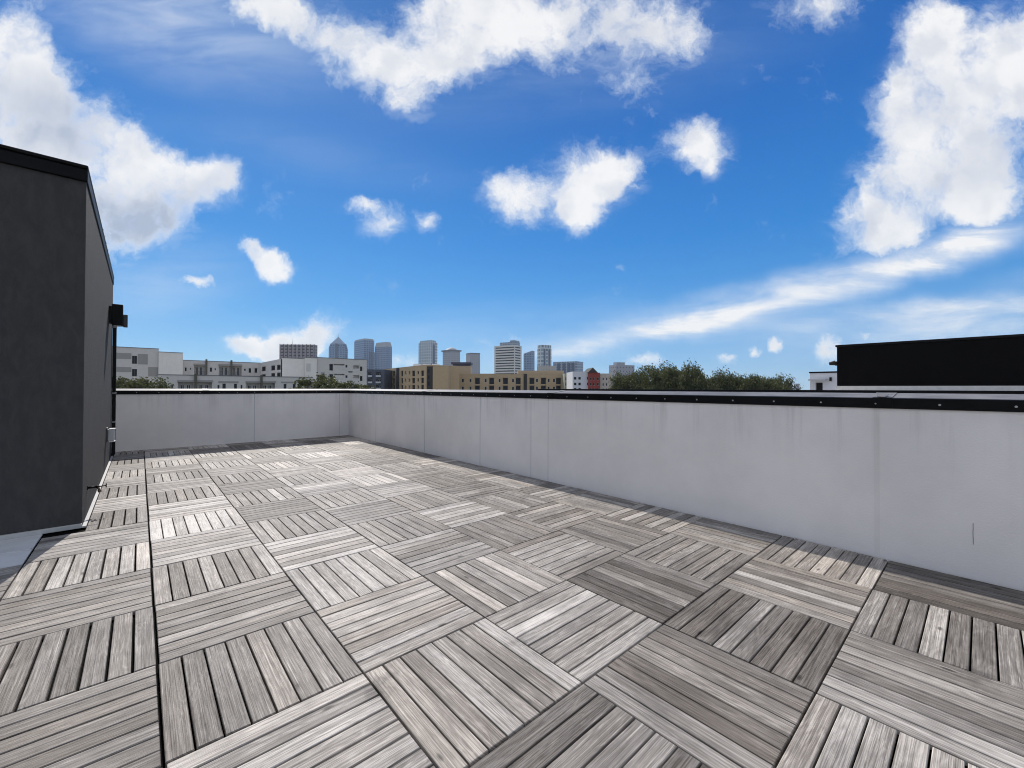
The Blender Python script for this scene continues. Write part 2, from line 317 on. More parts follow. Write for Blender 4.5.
# ------------------------------------------------------------------ the roof terrace
WX, WY = 6.03*T, 13.85*T                 # inner faces of the two parapets
BX, BY = -0.67*T, 5.33*T                 # corner of the stair bulkhead
XL = -3.0                                # left end of the terrace
YN = -5.2                                # near end of the terrace
def slats_mesh():
    bm = bmesh.new()
    uvl = bm.loops.layers.uv.new('slat'); tl = bm.loops.layers.float_color.new('tint')
    rnd = random.Random(5)
    gap = 0.0064; bev = 0.0022
    def slat(x0, x1, y0, y1, along, col):
        if x1-x0 < 0.02 or y1-y0 < 0.02: return
        z1 = rnd.uniform(-0.0012, 0.0008); z0 = z1-0.019
        tx = rnd.uniform(-0.0007, 0.0007)
        P = [(x0, y0), (x1, y0), (x1, y1), (x0, y1)]
        I = [(x0+bev, y0+bev), (x1-bev, y0+bev), (x1-bev, y1-bev), (x0+bev, y1-bev)]
        lo = [bm.verts.new((x, y, z0)) for x, y in P]; mi = [bm.verts.new((x, y, z1-bev)) for x, y in P]
        tp = [bm.verts.new((x, y, z1+(tx if k in (0, 3) else -tx))) for k, (x, y) in enumerate(I)]
        fs = [bm.faces.new(tp)]
        for k in range(4):
            j = (k+1) % 4
            fs.append(bm.faces.new((lo[k], lo[j], mi[j], mi[k]))); fs.append(bm.faces.new((mi[k], mi[j], tp[j], tp[k])))
        ou, ov = rnd.uniform(0, 400), rnd.uniform(0, 400)
        fl = rnd.choice((-1, 1))
        for f in fs:
            for L in f.loops:
                c = L.vert.co
                a, t_ = (c.x, c.y+c.z) if along == 'x' else (c.y, c.x+c.z)
                L[uvl].uv = (a*fl+ou, t_+ov); L[tl] = col
    def tile(i, j):
        X0, X1, Y0, Y1 = i*T, (i+1)*T, j*T, (j+1)*T
        lim_x1 = WX-0.004; lim_y1 = WY-0.004
        tt = rnd.gauss(0, 0.15); wt = rnd.uniform(0, 0.6)
        jx, jy = rnd.uniform(-.0015, .0015), rnd.uniform(-.0015, .0015)
        lean = rnd.uniform(-0.0015, 0.0015)
        for k in range(8):
            col = (min(1, max(0, 0.5+tt+rnd.gauss(0, 0.12))), min(1, max(0, wt+rnd.gauss(0, 0.28))), rnd.random(), 1)
            p = T/8
            if (i+j) % 2 == 0:
                x0, x1, y0, y1 = X0+k*p+gap/2, X0+(k+1)*p-gap/2, Y0+0.0045, Y1-0.0045; al = 'y'
            else:
                x0, x1, y0, y1 = X0+0.004, X1-0.004, Y0+k*p+gap/2, Y0+(k+1)*p-gap/2; al = 'x'
            x0 += jx; x1 += jx; y0 += jy; y1 += jy
            if i >= 0: x0 += 0.002 if i == 0 and al == 'x' else 0
            if i == -1: x1 -= 0.003
            x1 = min(x1, lim_x1); y1 = min(y1, lim_y1)
            if i < 0 and (Y0+Y1)/2 > BY-0.30:              # beside / in front of the bulkhead
                if y1 > BY:
                    if x1 < BX+0.05: continue
                    if y0 >= BY-0.05: x0 = max(x0, BX+0.032)
                    elif x0 < BX+0.045:                     # slat reaches across the corner line
                        if al == 'y':
                            if x1 > BX+0.05: slat(max(x0, BX+0.032), x1, BY-0.028, y1, al, col)
                            y1 = min(y1, BY-0.03)
                        else: x0 = max(x0, BX+0.032)
            slat(x0, x1, y0, y1, al, col)
    for i in range(-5, 7):
        for j in range(-9, 14):
            if i*T >= WX or j*T >= WY: continue
            if i <= -2 and j >= 4: continue                 # bare membrane in front of the bulkhead
            if i <= -2 and (j+.5)*T > BY: continue
            tile(i, j)
    return bm
tag(mobj('deck', slats_mesh(), M_WOOD), kind='structure')
bm = bmesh.new(); box(bm, -5*T-0.02, WX+0.3, YN-0.3, WY+0.3, -0.30, -0.024)
tag(mobj('roof_slab', bm, M_TRAY), kind='structure')
bm = bmesh.new(); box(bm, -5*T, -1.02*T, 3.985*T+0.01, BY+0.2, -0.023, -0.012)
box(bm, -5*T, -1.03*T, 4.62*T, 4.66*T, -0.0115, -0.006)
tag(mobj('roof_membrane', bm, M_MEMB), kind='structure')
bm = bmesh.new(); box(bm, -5*T, WX+0.24, YN-0.3, WY+0.24, -11, -0.301)
th = mobj('townhouse', bm, stucco('house_stucco', (0.5, 0.49, 0.47)), None, loc=(0, 0, -11))
tag(th, 'own townhouse body carrying the roof deck and its parapets', 'townhouse')

def parapet(name, label, along):
    """along 'y': the long right wall; along 'x': the back wall.  Sloped metal coping with a screwed front flange"""
    if along == 'y': root = empty(name, (WX+0.12, 2.0, 0), label, 'parapet wall')
    else: root = empty(name, (1.5, WY+0.12, 0), label, 'parapet wall')
    bm = bmesh.new()
    if along == 'y': box(bm, WX, WX+0.22, YN, WY, -0.3, 1.06)
    else: box(bm, XL, WX+0.22, WY, WY+0.22, -0.3, 1.06)
    mobj('wall_panel', bm, M_PARAPET, root)
    def piece(a0, a1, lift=0.0):
        prof = [(-0.010-lift, 1.003), (-0.010-lift, 1.070+lift), (0.005, 1.0745+lift), (0.245, 1.104+lift), (0.25, 1.10), (0.25, 1.02), (0.244, 1.02), (0.244, 1.061), (0.0, 1.061), (-0.004, 1.003)]
        bm = bmesh.new(); ra, rb = [], []
        for d, z in prof:
            if along == 'y':
                m0 = a0; m1 = a1
                if a1 > WY-0.001: m1 = WY+d         # mitre into the back coping
                ra.append(bm.verts.new((WX+d, m0, z))); rb.append(bm.verts.new((WX+d, m1, z)))
            else:
                m1 = a1
                if a1 > WX-0.001: m1 = WX+d
                ra.append(bm.verts.new((a0, WY+d, z))); rb.append(bm.verts.new((m1, WY+d, z)))
        n = len(prof)
        for i in range(n):
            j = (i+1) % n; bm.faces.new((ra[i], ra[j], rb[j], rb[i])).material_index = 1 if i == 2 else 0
        bm.faces.new(ra[::-1]); bm.faces.new(rb)
        bmesh.ops.recalc_face_normals(bm, faces=bm.faces)
        return bm
    if along == 'y': cuts = [YN, -3.3, -1.19, 1.86, 4.9, WY]
    else: cuts = [XL, 0.9, WX]
    for a0, a1 in zip(cuts[:-1], cuts[1:]): mobj('coping', piece(a0, a1-(0.002 if a1 < (WY if along == 'y' else WX)-.01 else 0)), [M_CAP, M_CAPGLARE], root)
    for c in cuts[1:-1]: mobj('splice_plate', piece(c-0.05, c+0.05, 0.0035), [M_CAP, M_CAPGLARE], root)
    # screws with washers
    a = (YN+0.35) if along == 'y' else (BX+0.3); end = (WY if along == 'y' else WX)-0.15
    a = (0.977-0.3048*19) if along == 'y' else a
    while a < YN: a += 0.3048
    while a < end:
        bm = bmesh.new()
        if along == 'y': cyl(bm, (WX-0.0135, a, 1.034), (WX-0.0105, a, 1.034), 0.0065, 0.0065, 10); cyl(bm, (WX-0.019, a, 1.034), (WX-0.0135, a, 1.034), 0.0045, 0.0052, 6)
        else: cyl(bm, (a, WY-0.0135, 1.034), (a, WY-0.0105, 1.034), 0.0065, 0.0065, 10); cyl(bm, (a, WY-0.019, 1.034), (a, WY-0.0135, 1.034), 0.0045, 0.0052, 6)
        mobj('screw', bm, M_STEEL, root); a += 0.3048
    # panel joints
    if along == 'y': js = [(6.9, .006, 0), (4.87, .007, 0), (3.27, .007, 1), (2.2, .004, 2), (1.9, .004, 2), (-1.16, .03, 3)]
    else: js = [(1.722, .006, 0), (3.456, .005, 1)]
    for s, w_, _k in js:
        bm = bmesh.new()
        if along == 'y': box(bm, WX-0.0016, WX+0.002, s-w_/2, s+w_/2, 0.0 if _k < 3 else .012, 1.002)
        else: box(bm, s-w_/2, s+w_/2, WY-0.0016, WY+0.002, 0.0, 1.002)
        mobj('panel_joint', bm, M_SEAM if w_ < .02 else M_PATCH, root)
    return root
M_PATCH = stucco('patched_stucco', (0.745, 0.705, 0.675), streak=0.16, bump=0.25, blotch=0.07)
rp = parapet('parapet_wall', 'long grey stucco parapet wall along the right side of the deck, black coping with screws', 'y')
bm = bmesh.new()
for k, (y0, z0) in enumerate(((-1.597, .225), (-1.5965, .268), (-1.5972, .31))): box(bm, WX-0.0012, WX+0.001, y0-.0010, y0+.0010, z0-.022, z0+.0205)
mobj('crack', bm, M_BLACK, rp)
parapet('parapet_wall', 'short grey stucco parapet wall closing the far end of the deck', 'x')

# lifted end clip of the coping splice
bm = bmesh.new()
vt = [(WX-.012, -1.205, 1.078), (WX-.012, -1.165, 1.080), (WX+.075, -1.150, 1.107), (WX+.075, -1.215, 1.096)]
lo_ = [bm.verts.new(p) for p in vt]; hi_ = [bm.verts.new((p[0], p[1], p[2]+.003)) for p in vt]; bm.faces.new(lo_[::-1]); bm.faces.new(hi_)
for k in range(4): bm.faces.new((lo_[k], lo_[(k+1) % 4], hi_[(k+1) % 4], hi_[k]))
mobj('coping_clip', bm, M_CAPGLARE, rp)

# ------------------------------------------------------------------ stair bulkhead on the left
BY1, BXL, BH = 7.86, -4.0, 2.84
root = empty('stair_bulkhead', ((BX+BXL)/2, (BY+BY1)/2, 0), 'charcoal stucco stair bulkhead with black metal coping at the left of the deck', 'stair bulkhead')
bm = bmesh.new(); box(bm, BXL, BX, BY, BY1, -0.02, BH, 0.004); mobj('wall', bm, M_DARKST, root)
bm = bmesh.new()
box(bm, BXL-0.02, BX+0.009, BY-0.022, BY1+0.02, 2.815, 2.915, 0.006); box(bm, BXL-0.03, BX+0.012, BY-0.034, BY1+0.03, 2.9155, 2.945, 0.008)
mobj('coping', bm, M_CAP, root)
bm = bmesh.new(); box(bm, BX+0.001, BX+0.026, BY-0.028, BY1, -0.012, 0.003, 0.002)
box(bm, -5*T, BX+0.0005, BY-0.028, BY-0.0015, -0.012, 0.022, 0.003)
mobj('base_flashing', bm, M_FLASH, root)
for k in range(9):
    bm = bmesh.new(); y = 5.1+k*0.31+0.04*math.sin(k*5); cyl(bm, (BX+0.01, y, 2.944), (BX+0.01, y, 2.954), 0.009, 0.006, 8)
    mobj('screw', bm, M_STEEL, root)
# rain pipe at the far corner
root = empty('downspout', (BX+0.04, 7.80, 0), 'thin black downspout at the far corner of the charcoal bulkhead', 'downspout')
bm = bmesh.new(); box(bm, BX+0.004, BX+0.050, 7.78, 7.85, 0.03, 2.20, 0.006); mobj('pipe', bm, M_BLACK, root)
for z in (0.55, 1.02, 2.1):
    bm = bmesh.new(); box(bm, BX+0.001, BX+0.054, 7.772, 7.858, z, z+0.025, 0.002); mobj('strap', bm, plain('strap', (0.25, 0.25, 0.26), .4, .6), root)
# wall lamp
yl = 6.75
root = empty('wall_lamp', (BX+0.005, yl, 2.15), 'black boxy outdoor lamp high on the charcoal bulkhead wall', 'wall lamp')
bm = bmesh.new(); box(bm, BX, BX+0.03, yl-0.08, yl+0.12, 2.06, 2.30, 0.004); mobj('back_plate', bm, M_BLACK, root)
bm = bmesh.new(); box(bm, BX+0.03, BX+0.150, yl-0.06, yl+0.10, 2.03, 2.335, 0.006); mobj('housing', bm, M_BLACK, root)
bm = bmesh.new(); box(bm, BX+0.1505, BX+0.20, yl+0.0, yl+0.10, 2.02, 2.20, 0.006); mobj('sensor_head', bm, plain('lamp_grey', (0.03, 0.03, 0.032), .35), root)
bm = bmesh.new(); box(bm, BX+0.05, BX+0.13, yl-0.04, yl+0.08, 2.024, 2.031); mobj('lens', bm, plain('frosted_lens', (0.5, 0.5, 0.48), .3), root)
# outlet cover
yo = 6.45
root = empty('outlet_box', (BX+0.003, yo, 0.40), 'small silver weatherproof outlet box low on the charcoal bulkhead wall', 'outlet box')
bm = bmesh.new(); box(bm, BX, BX+0.016, yo-0.10, yo+0.06, 0.37, 0.57, 0.003); mobj('back_plate', bm, plain('dark_plate', (0.06, 0.06, 0.062), .5), root)
bm = bmesh.new(); box(bm, BX+0.0165, BX+0.085, yo-0.07, yo+0.05, 0.385, 0.545, 0.008)
mobj('cover', bm, plain('galvanised', (0.50, 0.51, 0.53), .42, .75), root)
bm = bmesh.new(); box(bm, BX+0.03, BX+0.092, yo-0.076, yo+0.056, 0.5455, 0.556, 0.002); mobj('hinge_lip', bm, plain('bright_steel', (0.8, 0.8, 0.8), .3, .6), root); bm = bmesh.new(); box(bm, BX+0.03, BX+0.092, yo-0.076, yo+0.056, 0.372, 0.3845, 0.002)
mobj('hinge_lip', bm, plain('bright_steel', (0.8, 0.8, 0.8), .3, .6), root)
# hose spigot
yh, zh = 3.66, 0.235
root = empty('hose_spigot', (BX, yh, zh), 'dark outdoor hose spigot poking out near the base of the charcoal bulkhead', 'spigot')
bm = bmesh.new(); cyl(bm, (BX, yh, zh), (BX+0.006, yh, zh), 0.022, 0.020, 16); cyl(bm, (BX+0.004, yh, zh), (BX+0.055, yh, zh), 0.0105, seg=12); cyl(bm, (BX+0.055, yh, zh), (BX+0.078, yh, zh), 0.012, .010, seg=12)
mobj('body', bm, M_BLACK, root, True)
bm = bmesh.new(); cyl(bm, (BX+0.068, yh, zh), (BX+0.078, yh-0.012, zh-0.030), 0.008, 0.009, 12); cyl(bm, (BX+0.077, yh-0.010, zh-0.026), (BX+0.083, yh-0.018, zh-0.046), 0.0125, 0.0125, 12)
mobj('outlet', bm, M_BRASS, root, True)
bm = bmesh.new(); cyl(bm, (BX+0.078, yh, zh), (BX+0.122, yh, zh+0.004), 0.005, seg=8)
mobj('valve_stem', bm, M_BLACK, root, True)
bm = bmesh.new()
hc = Vector((BX+0.122, yh, zh+0.004))
for k in range(12):
    a0, a1 = 2*PI*k/12, 2*PI*(k+1)/12
    cyl(bm, hc+Vector((0, math.cos(a0), math.sin(a0)))*0.019, hc+Vector((0, math.cos(a1), math.sin(a1)))*0.019, 0.0035, seg=6)
for k in range(4): cyl(bm, hc, hc+Vector((0, math.cos(k*PI/2), math.sin(k*PI/2)))*0.019, 0.0025, seg=6)
mobj('handwheel', bm, M_BLACK, root, True)
# bit of litter on the deck at the corner
bm = bmesh.new()
for (dx, dy, r) in ((0.055, 0.10, .012), (0.075, 0.115, .009), (0.10, 0.125, .010), (0.122, 0.12, .006)):
    cyl(bm, (BX+dx, BY+dy, 0.0035), (BX+dx+.001, BY+dy, 0.0065), r, r*.7, 7)
tag(mobj('dry_leaf', bm, plain('leaf_litter', (0.05, 0.04, 0.035), .8), None, loc=(BX+.08, BY+.11, 0)), 'scrap of dark dry leaf on the deck by the bulkhead corner', 'leaf')

# ------------------------------------------------------------------ facades
def ray(px, py=384): return RT*((px-512)/F_PX) + UP*((384-py)/F_PX) + FW
def at(px, D): d = ray(px, 388); return CAM + d*D
class Fac:
    """vertical facade plane through pixel column px at depth D; t = direction seen left to right"""
    def __init__(s, P, t):
        s.P = Vector((P.x, P.y, 0)); s.t = Vector((t[0], t[1], 0)).normalized()
        s.n = Vector((s.t.y, -s.t.x, 0))
        if (CAM-s.P).dot(s.n) < 0: s.n = -s.n
    def hit(s, px, py=384):
        d = ray(px, py); k = (s.P-CAM).dot(s.n)/d.dot(s.n); q = CAM+d*k
        return (q-s.P).dot(s.t), q.z
    def w(s, a, z, d=0.0): q = s.P+s.t*a+s.n*d; return Vector((q.x, q.y, z))
XD, YD = (1, 0), (0, -1)       # the street grid seen left to right
GZ = -11.0
def wallfront(bm, fc, s0, s1, z0, z1, holes):
    """front skin with real recesses; holes = (a0,z0,a1,z1,depth)"""
    ss = sorted({s0, s1, *[h[0] for h in holes], *[h[2] for h in holes]}); zs = sorted({z0, z1, *[h[1] for h in holes], *[h[3] for h in holes]})
    ss = [x for x in ss if s0-1e-6 <= x <= s1+1e-6]; zs = [x for x in zs if z0-1e-6 <= x <= z1+1e-6]
    def quad(ps): bm.faces.new([bm.verts.new(p) for p in ps])
    for a, b_ in zip(ss[:-1], ss[1:]):
        for c, d in zip(zs[:-1], zs[1:]):
            ma, mc = (a+b_)/2, (c+d)/2
            if any(h[0] < ma < h[2] and h[1] < mc < h[3] for h in holes): continue
            quad([fc.w(a, c), fc.w(b_, c), fc.w(b_, d), fc.w(a, d)])
    for h in holes:
        a, c, b_, d, dep = h
        a, b_ = max(a, s0), min(b_, s1); c = max(c, z0); d = min(d, z1)
        f = [fc.w(a, c), fc.w(b_, c), fc.w(b_, d), fc.w(a, d)]; k = [fc.w(a, c, -dep), fc.w(b_, c, -dep), fc.w(b_, d, -dep), fc.w(a, d, -dep)]
        for i in range(4): j = (i+1) % 4; quad([f[i], f[j], k[j], k[i]])
        quad(k)
def mass(root, fc, s0, s1, z1, depth, mat, holes=(), z0=GZ, roofm=None, coping=None, name='wall', par=0.5):
    bm = bmesh.new()
    def quad(ps): bm.faces.new([bm.verts.new(p) for p in ps])
    wallfront(bm, fc, s0, s1, z0, z1, list(holes))
    quad([fc.w(s1, z0), fc.w(s1, z0, -depth), fc.w(s1, z1, -depth), fc.w(s1, z1)])
    quad([fc.w(s0, z0), fc.w(s0, z0, -depth), fc.w(s0, z1, -depth), fc.w(s0, z1)])
    quad([fc.w(s0, z0, -depth), fc.w(s1, z0, -depth), fc.w(s1, z1, -depth), fc.w(s0, z1, -depth)])
    e = 0.25
    o = [(s0, 0), (s1, 0), (s1, -depth), (s0, -depth)]; i_ = [(s0+e, -e), (s1-e, -e), (s1-e, -depth+e), (s0+e, -depth+e)]
    for k in range(4):
        j = (k+1) % 4
        quad([fc.w(o[k][0], z1, o[k][1]), fc.w(o[j][0], z1, o[j][1]), fc.w(i_[j][0], z1, i_[j][1]), fc.w(i_[k][0], z1, i_[k][1])])
        quad([fc.w(i_[k][0], z1, i_[k][1]), fc.w(i_[j][0], z1, i_[j][1]), fc.w(i_[j][0], z1-par, i_[j][1]), fc.w(i_[k][0], z1-par, i_[k][1])])
    bmesh.ops.remove_doubles(bm, verts=bm.verts, dist=0.0005)
    mobj(name, bm, mat, root)
    bm = bmesh.new(); obox(bm, fc.P, fc.t, fc.n, s0+e, s1-e, -depth+e, -e, z1-par-0.2, z1-par); mobj('roof', bm, roofm or M_ROOFG, root)
    if coping:
        bm = bmesh.new(); obox(bm, fc.P, fc.t, fc.n, s0-0.05, s1+0.05, -0.3, 0.06, z1+0.002, z1+0.14); obox(bm, fc.P, fc.t, fc.n, s0-0.05, s0+0.3, -depth, -0.301, z1+0.002, z1+0.14); obox(bm, fc.P, fc.t, fc.n, s1-0.3, s1+0.05, -depth, -0.301, z1+0.002, z1+0.14)
        mobj('coping', bm, coping, root)
M_ROOFG = plain('flat_roof', (0.35, 0.35, 0.34), .9)
M_GLASS = plain('window_glass', (0.012, 0.015, 0.02), .25, 0, .25)
M_WFR = plain('white_window_frame', (0.62, 0.62, 0.6), .5)
M_DFR = plain('dark_window_frame', (0.03, 0.03, 0.035), .5)
def R(fc, x0, y0, x1, y1):
    a, _ = fc.hit(x0, (y0+y1)/2); b_, _ = fc.hit(x1, (y0+y1)/2); xm = (x0+x1)/2
    _, zt = fc.hit(xm, y0); _, zb = fc.hit(xm, y1)
    return a, zb, b_, zt
def window(root, fc, a, c, b_, d, dep, frame=None, mull=1):
    """glass pane set in the back of the recess, with its frame"""
    f = 0.07 if frame else 0.0
    bm = bmesh.new(); obox(bm, fc.P, fc.t, fc.n, a+f, b_-f, -dep+0.004, -dep+0.03, c+f, d-f)
    o = mobj('window', bm, M_GLASS, root)
    if frame:
        bm = bmesh.new()
        obox(bm, fc.P, fc.t, fc.n, a, a+f, -dep+0.003, -dep+0.07, c, d); obox(bm, fc.P, fc.t, fc.n, b_-f, b_, -dep+0.003, -dep+0.07, c, d)
        obox(bm, fc.P, fc.t, fc.n, a+f, b_-f, -dep+0.003, -dep+0.07, c, c+f); obox(bm, fc.P, fc.t, fc.n, a+f, b_-f, -dep+0.003, -dep+0.07, d-f, d)
        for k in range(mull):
            x = a+(b_-a)*(k+1)/(mull+1); obox(bm, fc.P, fc.t, fc.n, x-f*.5, x+f*.5, -dep+0.031, -dep+0.07, c+f, d-f)
        mobj('frame', bm, frame, o)
def panel(root, fc, r, mat, name='panel', d=0.03):
    bm = bmesh.new(); obox(bm, fc.P, fc.t, fc.n, r[0], r[2], 0.0015, d, r[1], r[3]); return mobj(name, bm, mat, root)
def railing(root, fc, a, b_, z0, h=1.05, mat=None, d=-0.08, name='balcony_railing'):
    bm = bmesh.new()
    obox(bm, fc.P, fc.t, fc.n, a, b_, d-0.03, d+0.03, z0+h-0.05, z0+h); obox(bm, fc.P, fc.t, fc.n, a, b_, d-0.02, d+0.02, z0+0.08, z0+0.12)
    n = max(2, int((b_-a)/0.35))
    for k in range(n+1):
        x = a+0.02+(b_-a-0.04)*k/n; obox(bm, fc.P, fc.t, fc.n, x-.02, x+.02, d-.015, d+.015, z0, z0+h-0.05)
    mobj(name, bm, mat or M_DFR, root)

M_APT = stucco('apartment_stucco', (0.56, 0.53, 0.50), streak=.03, bump=0.1, blotch=.03)
M_APTL = stucco('pale_stucco', (0.74, 0.70, 0.65), streak=.03, bump=0.1, blotch=.03)
M_APTP = stucco('taupe_panel', (0.30, 0.285, 0.265), streak=.03, bump=0.1, blotch=.03)
M_APTD = plain('brown_pilaster', (0.09, 0.082, 0.06), .8)
M_COPE = plain('grey_coping', (0.14, 0.14, 0.15), .6)

# --- pale apartment complex on the left (several wings = one building)
fA = Fac(at(115, 96), XD)
root = empty('apartment_building', (*fA.w(0, 0).xy, GZ), 'long grey and white flat-roofed apartment complex behind the far parapet, with balconies', 'apartment building')
zA = fA.hit(136, 348)[1]; a0 = fA.hit(60)[0]; a1 = fA.hit(158.3)[0]
wins = [R(fA, 132, 355.8, 137, 363.8), R(fA, 132, 369, 137, 376.4)]
wins += [R(fA, 104, 355.8, 109, 363.8), R(fA, 104, 369, 109, 376.4)]
mass(root, fA, a0, a1, zA, 18, M_APT, [(*w_, .14) for w_ in wins], coping=M_COPE)
for w_ in wins: window(root, fA, *w_, .14, M_DFR)
for r in ((116.4, 353, 131.4, 359), (137.6, 354, 147.8, 364.4), (116.4, 367, 131.4, 372), (148.1, 367, 157.9, 376.6)): panel(root, fA, R(fA, *r), M_APTP)
fB = Fac(fA.w(fA.hit(158.3)[0], 0, 0.6), XD)
mass(root, fB, fB.hit(158.4)[0], fB.hit(182.7)[0], fB.hit(170, 352.6)[1], 16, M_APTL, coping=M_COPE)
fC = Fac(fA.w(0, 0, -2.0), XD)
cC0, cC1 = fC.hit(182.9)[0], fC.hit(260)[0]; zC = fC.hit(222, 361.8)[1]
balc = [R(fC, 194.2, 365.5, 204.9, 375.4), R(fC, 219, 365.8, 230, 375.6), R(fC, 232.3, 366, 241.6, 375.8)]
wn_ = [R(fC, 184.5, 367.2, 187, 371.5), R(fC, 189.5, 367.5, 191.3, 370), R(fC, 209.5, 367.3, 212.4, 372), R(fC, 214.3, 368, 216.2, 370.6), R(fC, 243.8, 368.5, 246, 371), R(fC, 248.4, 368, 251.4, 373), R(fC, 254.3, 368, 257.6, 373)]
mass(root, fC, cC0, cC1, zC, 16, M_APT, [(*w_, .14) for w_ in wn_]+[(*b_, 1.4) for b_ in balc], coping=M_COPE)
for w_ in wn_: window(root, fC, *w_, .14, M_WFR, 0)
for b_ in balc:
    L = b_[2]-b_[0]; mid = (b_[0]+b_[2])/2
    for k in (-.55, .55): window(root, fC, mid+k*L*.36-L*.13, b_[1]+.1, mid+k*L*.36+L*.13, b_[3]-.35, 1.4, M_WFR, 1)
    railing(root, fC, b_[0], b_[2], b_[1]); panel(root, fC, (b_[0]-.1, b_[3], b_[2]+.1, b_[3]+.45), M_APTP, 'lintel', .25)
for x0, x1 in ((205.2, 207), (230.2, 232)): panel(root, fC, (fC.hit(x0)[0], zC-4.2, fC.hit(x1)[0], zC+.5), M_APTD, 'pilaster', .45)
# projecting wing: side face with stacked balconies (260..282), white end wall, grey facade on to 366
Pw = fC.w(cC1, 0)
fS = Fac(Pw, YD)
sW = fS.hit(282)[0]; _fw0 = Fac(fS.w(sW, 0), XD); wW = _fw0.hit(304.8)[0]; zW = fS.hit(271, 360.8)[1]
hb = []
for x0, x1 in ((262, 265.6), (271.2, 275), (277, 280.6)):
    for y0, y1 in ((366.5, 370.5), (374.2, 378)):
        k = (x0-262)/20*2.3; hb.append(R(fS, x0, y0-k, x1, y1-k*.7+.6))
mass(root, fS, 0.01, sW-0.01, zW, wW, M_APT, [(*h, 1.3) for h in hb], name='wing_wall')
for h in hb:
    railing(root, fS, h[0], h[2], h[1], mat=M_DFR)
    bm = bmesh.new(); obox(bm, fS.P, fS.t, fS.n, h[0]+.03, h[0]+.10, -1.25, -.05, h[1]+.03, h[3]-.03); obox(bm, fS.P, fS.t, fS.n, h[0]+.11, h[2]-.02, -1.28, -1.2, h[1]+.05, h[3]-.1); mobj('glazing_and_shade_panel', bm, M_GLASS, root)  # dark panel on the far jamb stands in for balcony shade; glazing at the back
fW = Fac(fS.w(sW, 0), XD)
mass(root, fW, 0, fW.hit(304.8)[0], fW.hit(292, 358.4)[1], 1.0, M_APTL, coping=M_COPE, name='wing_wall')
fX = Fac(fW.w(0, 0, 0.5), XD)
xw = [R(fX, 306.5, 364, 310.5, 367)]
mass(root, fX, fX.hit(305)[0], fX.hit(316.8)[0], fX.hit(311, 358)[1], 12, M_APTL, coping=M_COPE, name='wing_wall')
panel(root, fX, R(fX, 306.2, 363.5, 310.6, 371.5), M_APT)
fY = Fac(fW.w(0, 0, 0.1), XD)
yw = [R(fY, 329.4, 364, 333, 370.5), R(fY, 329.4, 374.2, 333, 380), R(fY, 345.5, 365, 347.5, 367.5), R(fY, 345.5, 375.3, 347.5, 378), R(fY, 360, 366.5, 362.5, 371), R(fY, 360, 376, 362.5, 381), R(fY, 317.5, 375, 319.6, 381), R(fY, 329.6, 384, 333, 390)]
yb = [R(fY, 333.6, 364, 344.6, 365.4), R(fY, 333.6, 373.9, 344.6, 375.2), R(fY, 353.4, 365.4, 359.4, 368.6), R(fY, 353.4, 375.2, 359.4, 378.4), R(fY, 348.3, 371.2, 352.6, 372.6), R(fY, 348.3, 380.6, 352.6, 381.8)]
mass(root, fY, fY.hit(317)[0], fY.hit(366.6)[0], fY.hit(341, 358.8)[1], 12, M_APT, [(*w_, .25) for w_ in yw]+[(*w_, .9) for w_ in yb], coping=M_COPE, name='wing_wall')
for w_ in yw: window(root, fY, *w_, .25, M_DFR, 0)
for r in ((321, 372.3, 324.6, 378),): panel(root, fY, R(fY, *r), M_APTP)
# lower front range
fD = Fac(at(158.3, 74), XD)
zD = fD.hit(235, 376.3)[1]
dcols = [(162.6, 167), (170.6, 173)]
dh = []; dbal = []
for k in range(3):
    X = 176.8+k*69*(1-k*.06)
dbal = [R(fD, 178, 382, 193.8, 391.5), R(fD, 197.2, 382, 212, 391.5), R(fD, 246.3, 382.7, 260, 391.6), R(fD, 262.3, 382.7, 275, 391.6), R(fD, 304, 383, 312.4, 391.6)]
dwin = [R(fD, 163.2, 383.2, 167, 389), R(fD, 171.2, 385, 173.2, 389), R(fD, 217.5, 385, 219.5, 389), R(fD, 222.4, 383.6, 225.8, 389), R(fD, 234, 383.8, 237, 389), R(fD, 240.6, 385, 242.4, 389), R(fD, 283.6, 384, 286.4, 389), R(fD, 292.8, 384, 295.6, 389), R(fD, 298.6, 385, 300.4, 389)]
mass(root, fD, fD.hit(158.3)[0], fD.hit(312.8)[0], zD, 10, M_APT, [(*w_, .14) for w_ in dwin]+[(*b_, 1.4) for b_ in dbal], coping=M_COPE, name='front_wall')
for w_ in dwin: window(root, fD, *w_, .14, M_DFR, 0)
for b_ in dbal:
    L = b_[2]-b_[0]; mid = (b_[0]+b_[2])/2
    for k in (-.5, .5): window(root, fD, mid+k*L*.4-L*.13, b_[1]+.1, mid+k*L*.4+L*.13, b_[3]-.5, 1.4, M_WFR, 1)
    panel(root, fD, (b_[0]-.1, b_[3], b_[2]+.1, b_[3]+.35), M_APTP, 'lintel', .25)
for x0, x1 in ((194.2, 196.9), (260.2, 262.1)): panel(root, fD, (fD.hit(x0)[0], zD-5.2, fD.hit(x1)[0], zD+.35), M_APTD, 'pilaster', .5)
for r in ((218.3, 381.2, 238.5, 383.2), (281, 381.6, 297.5, 383.2)): panel(root, fD, R(fD, *r), M_APTP)

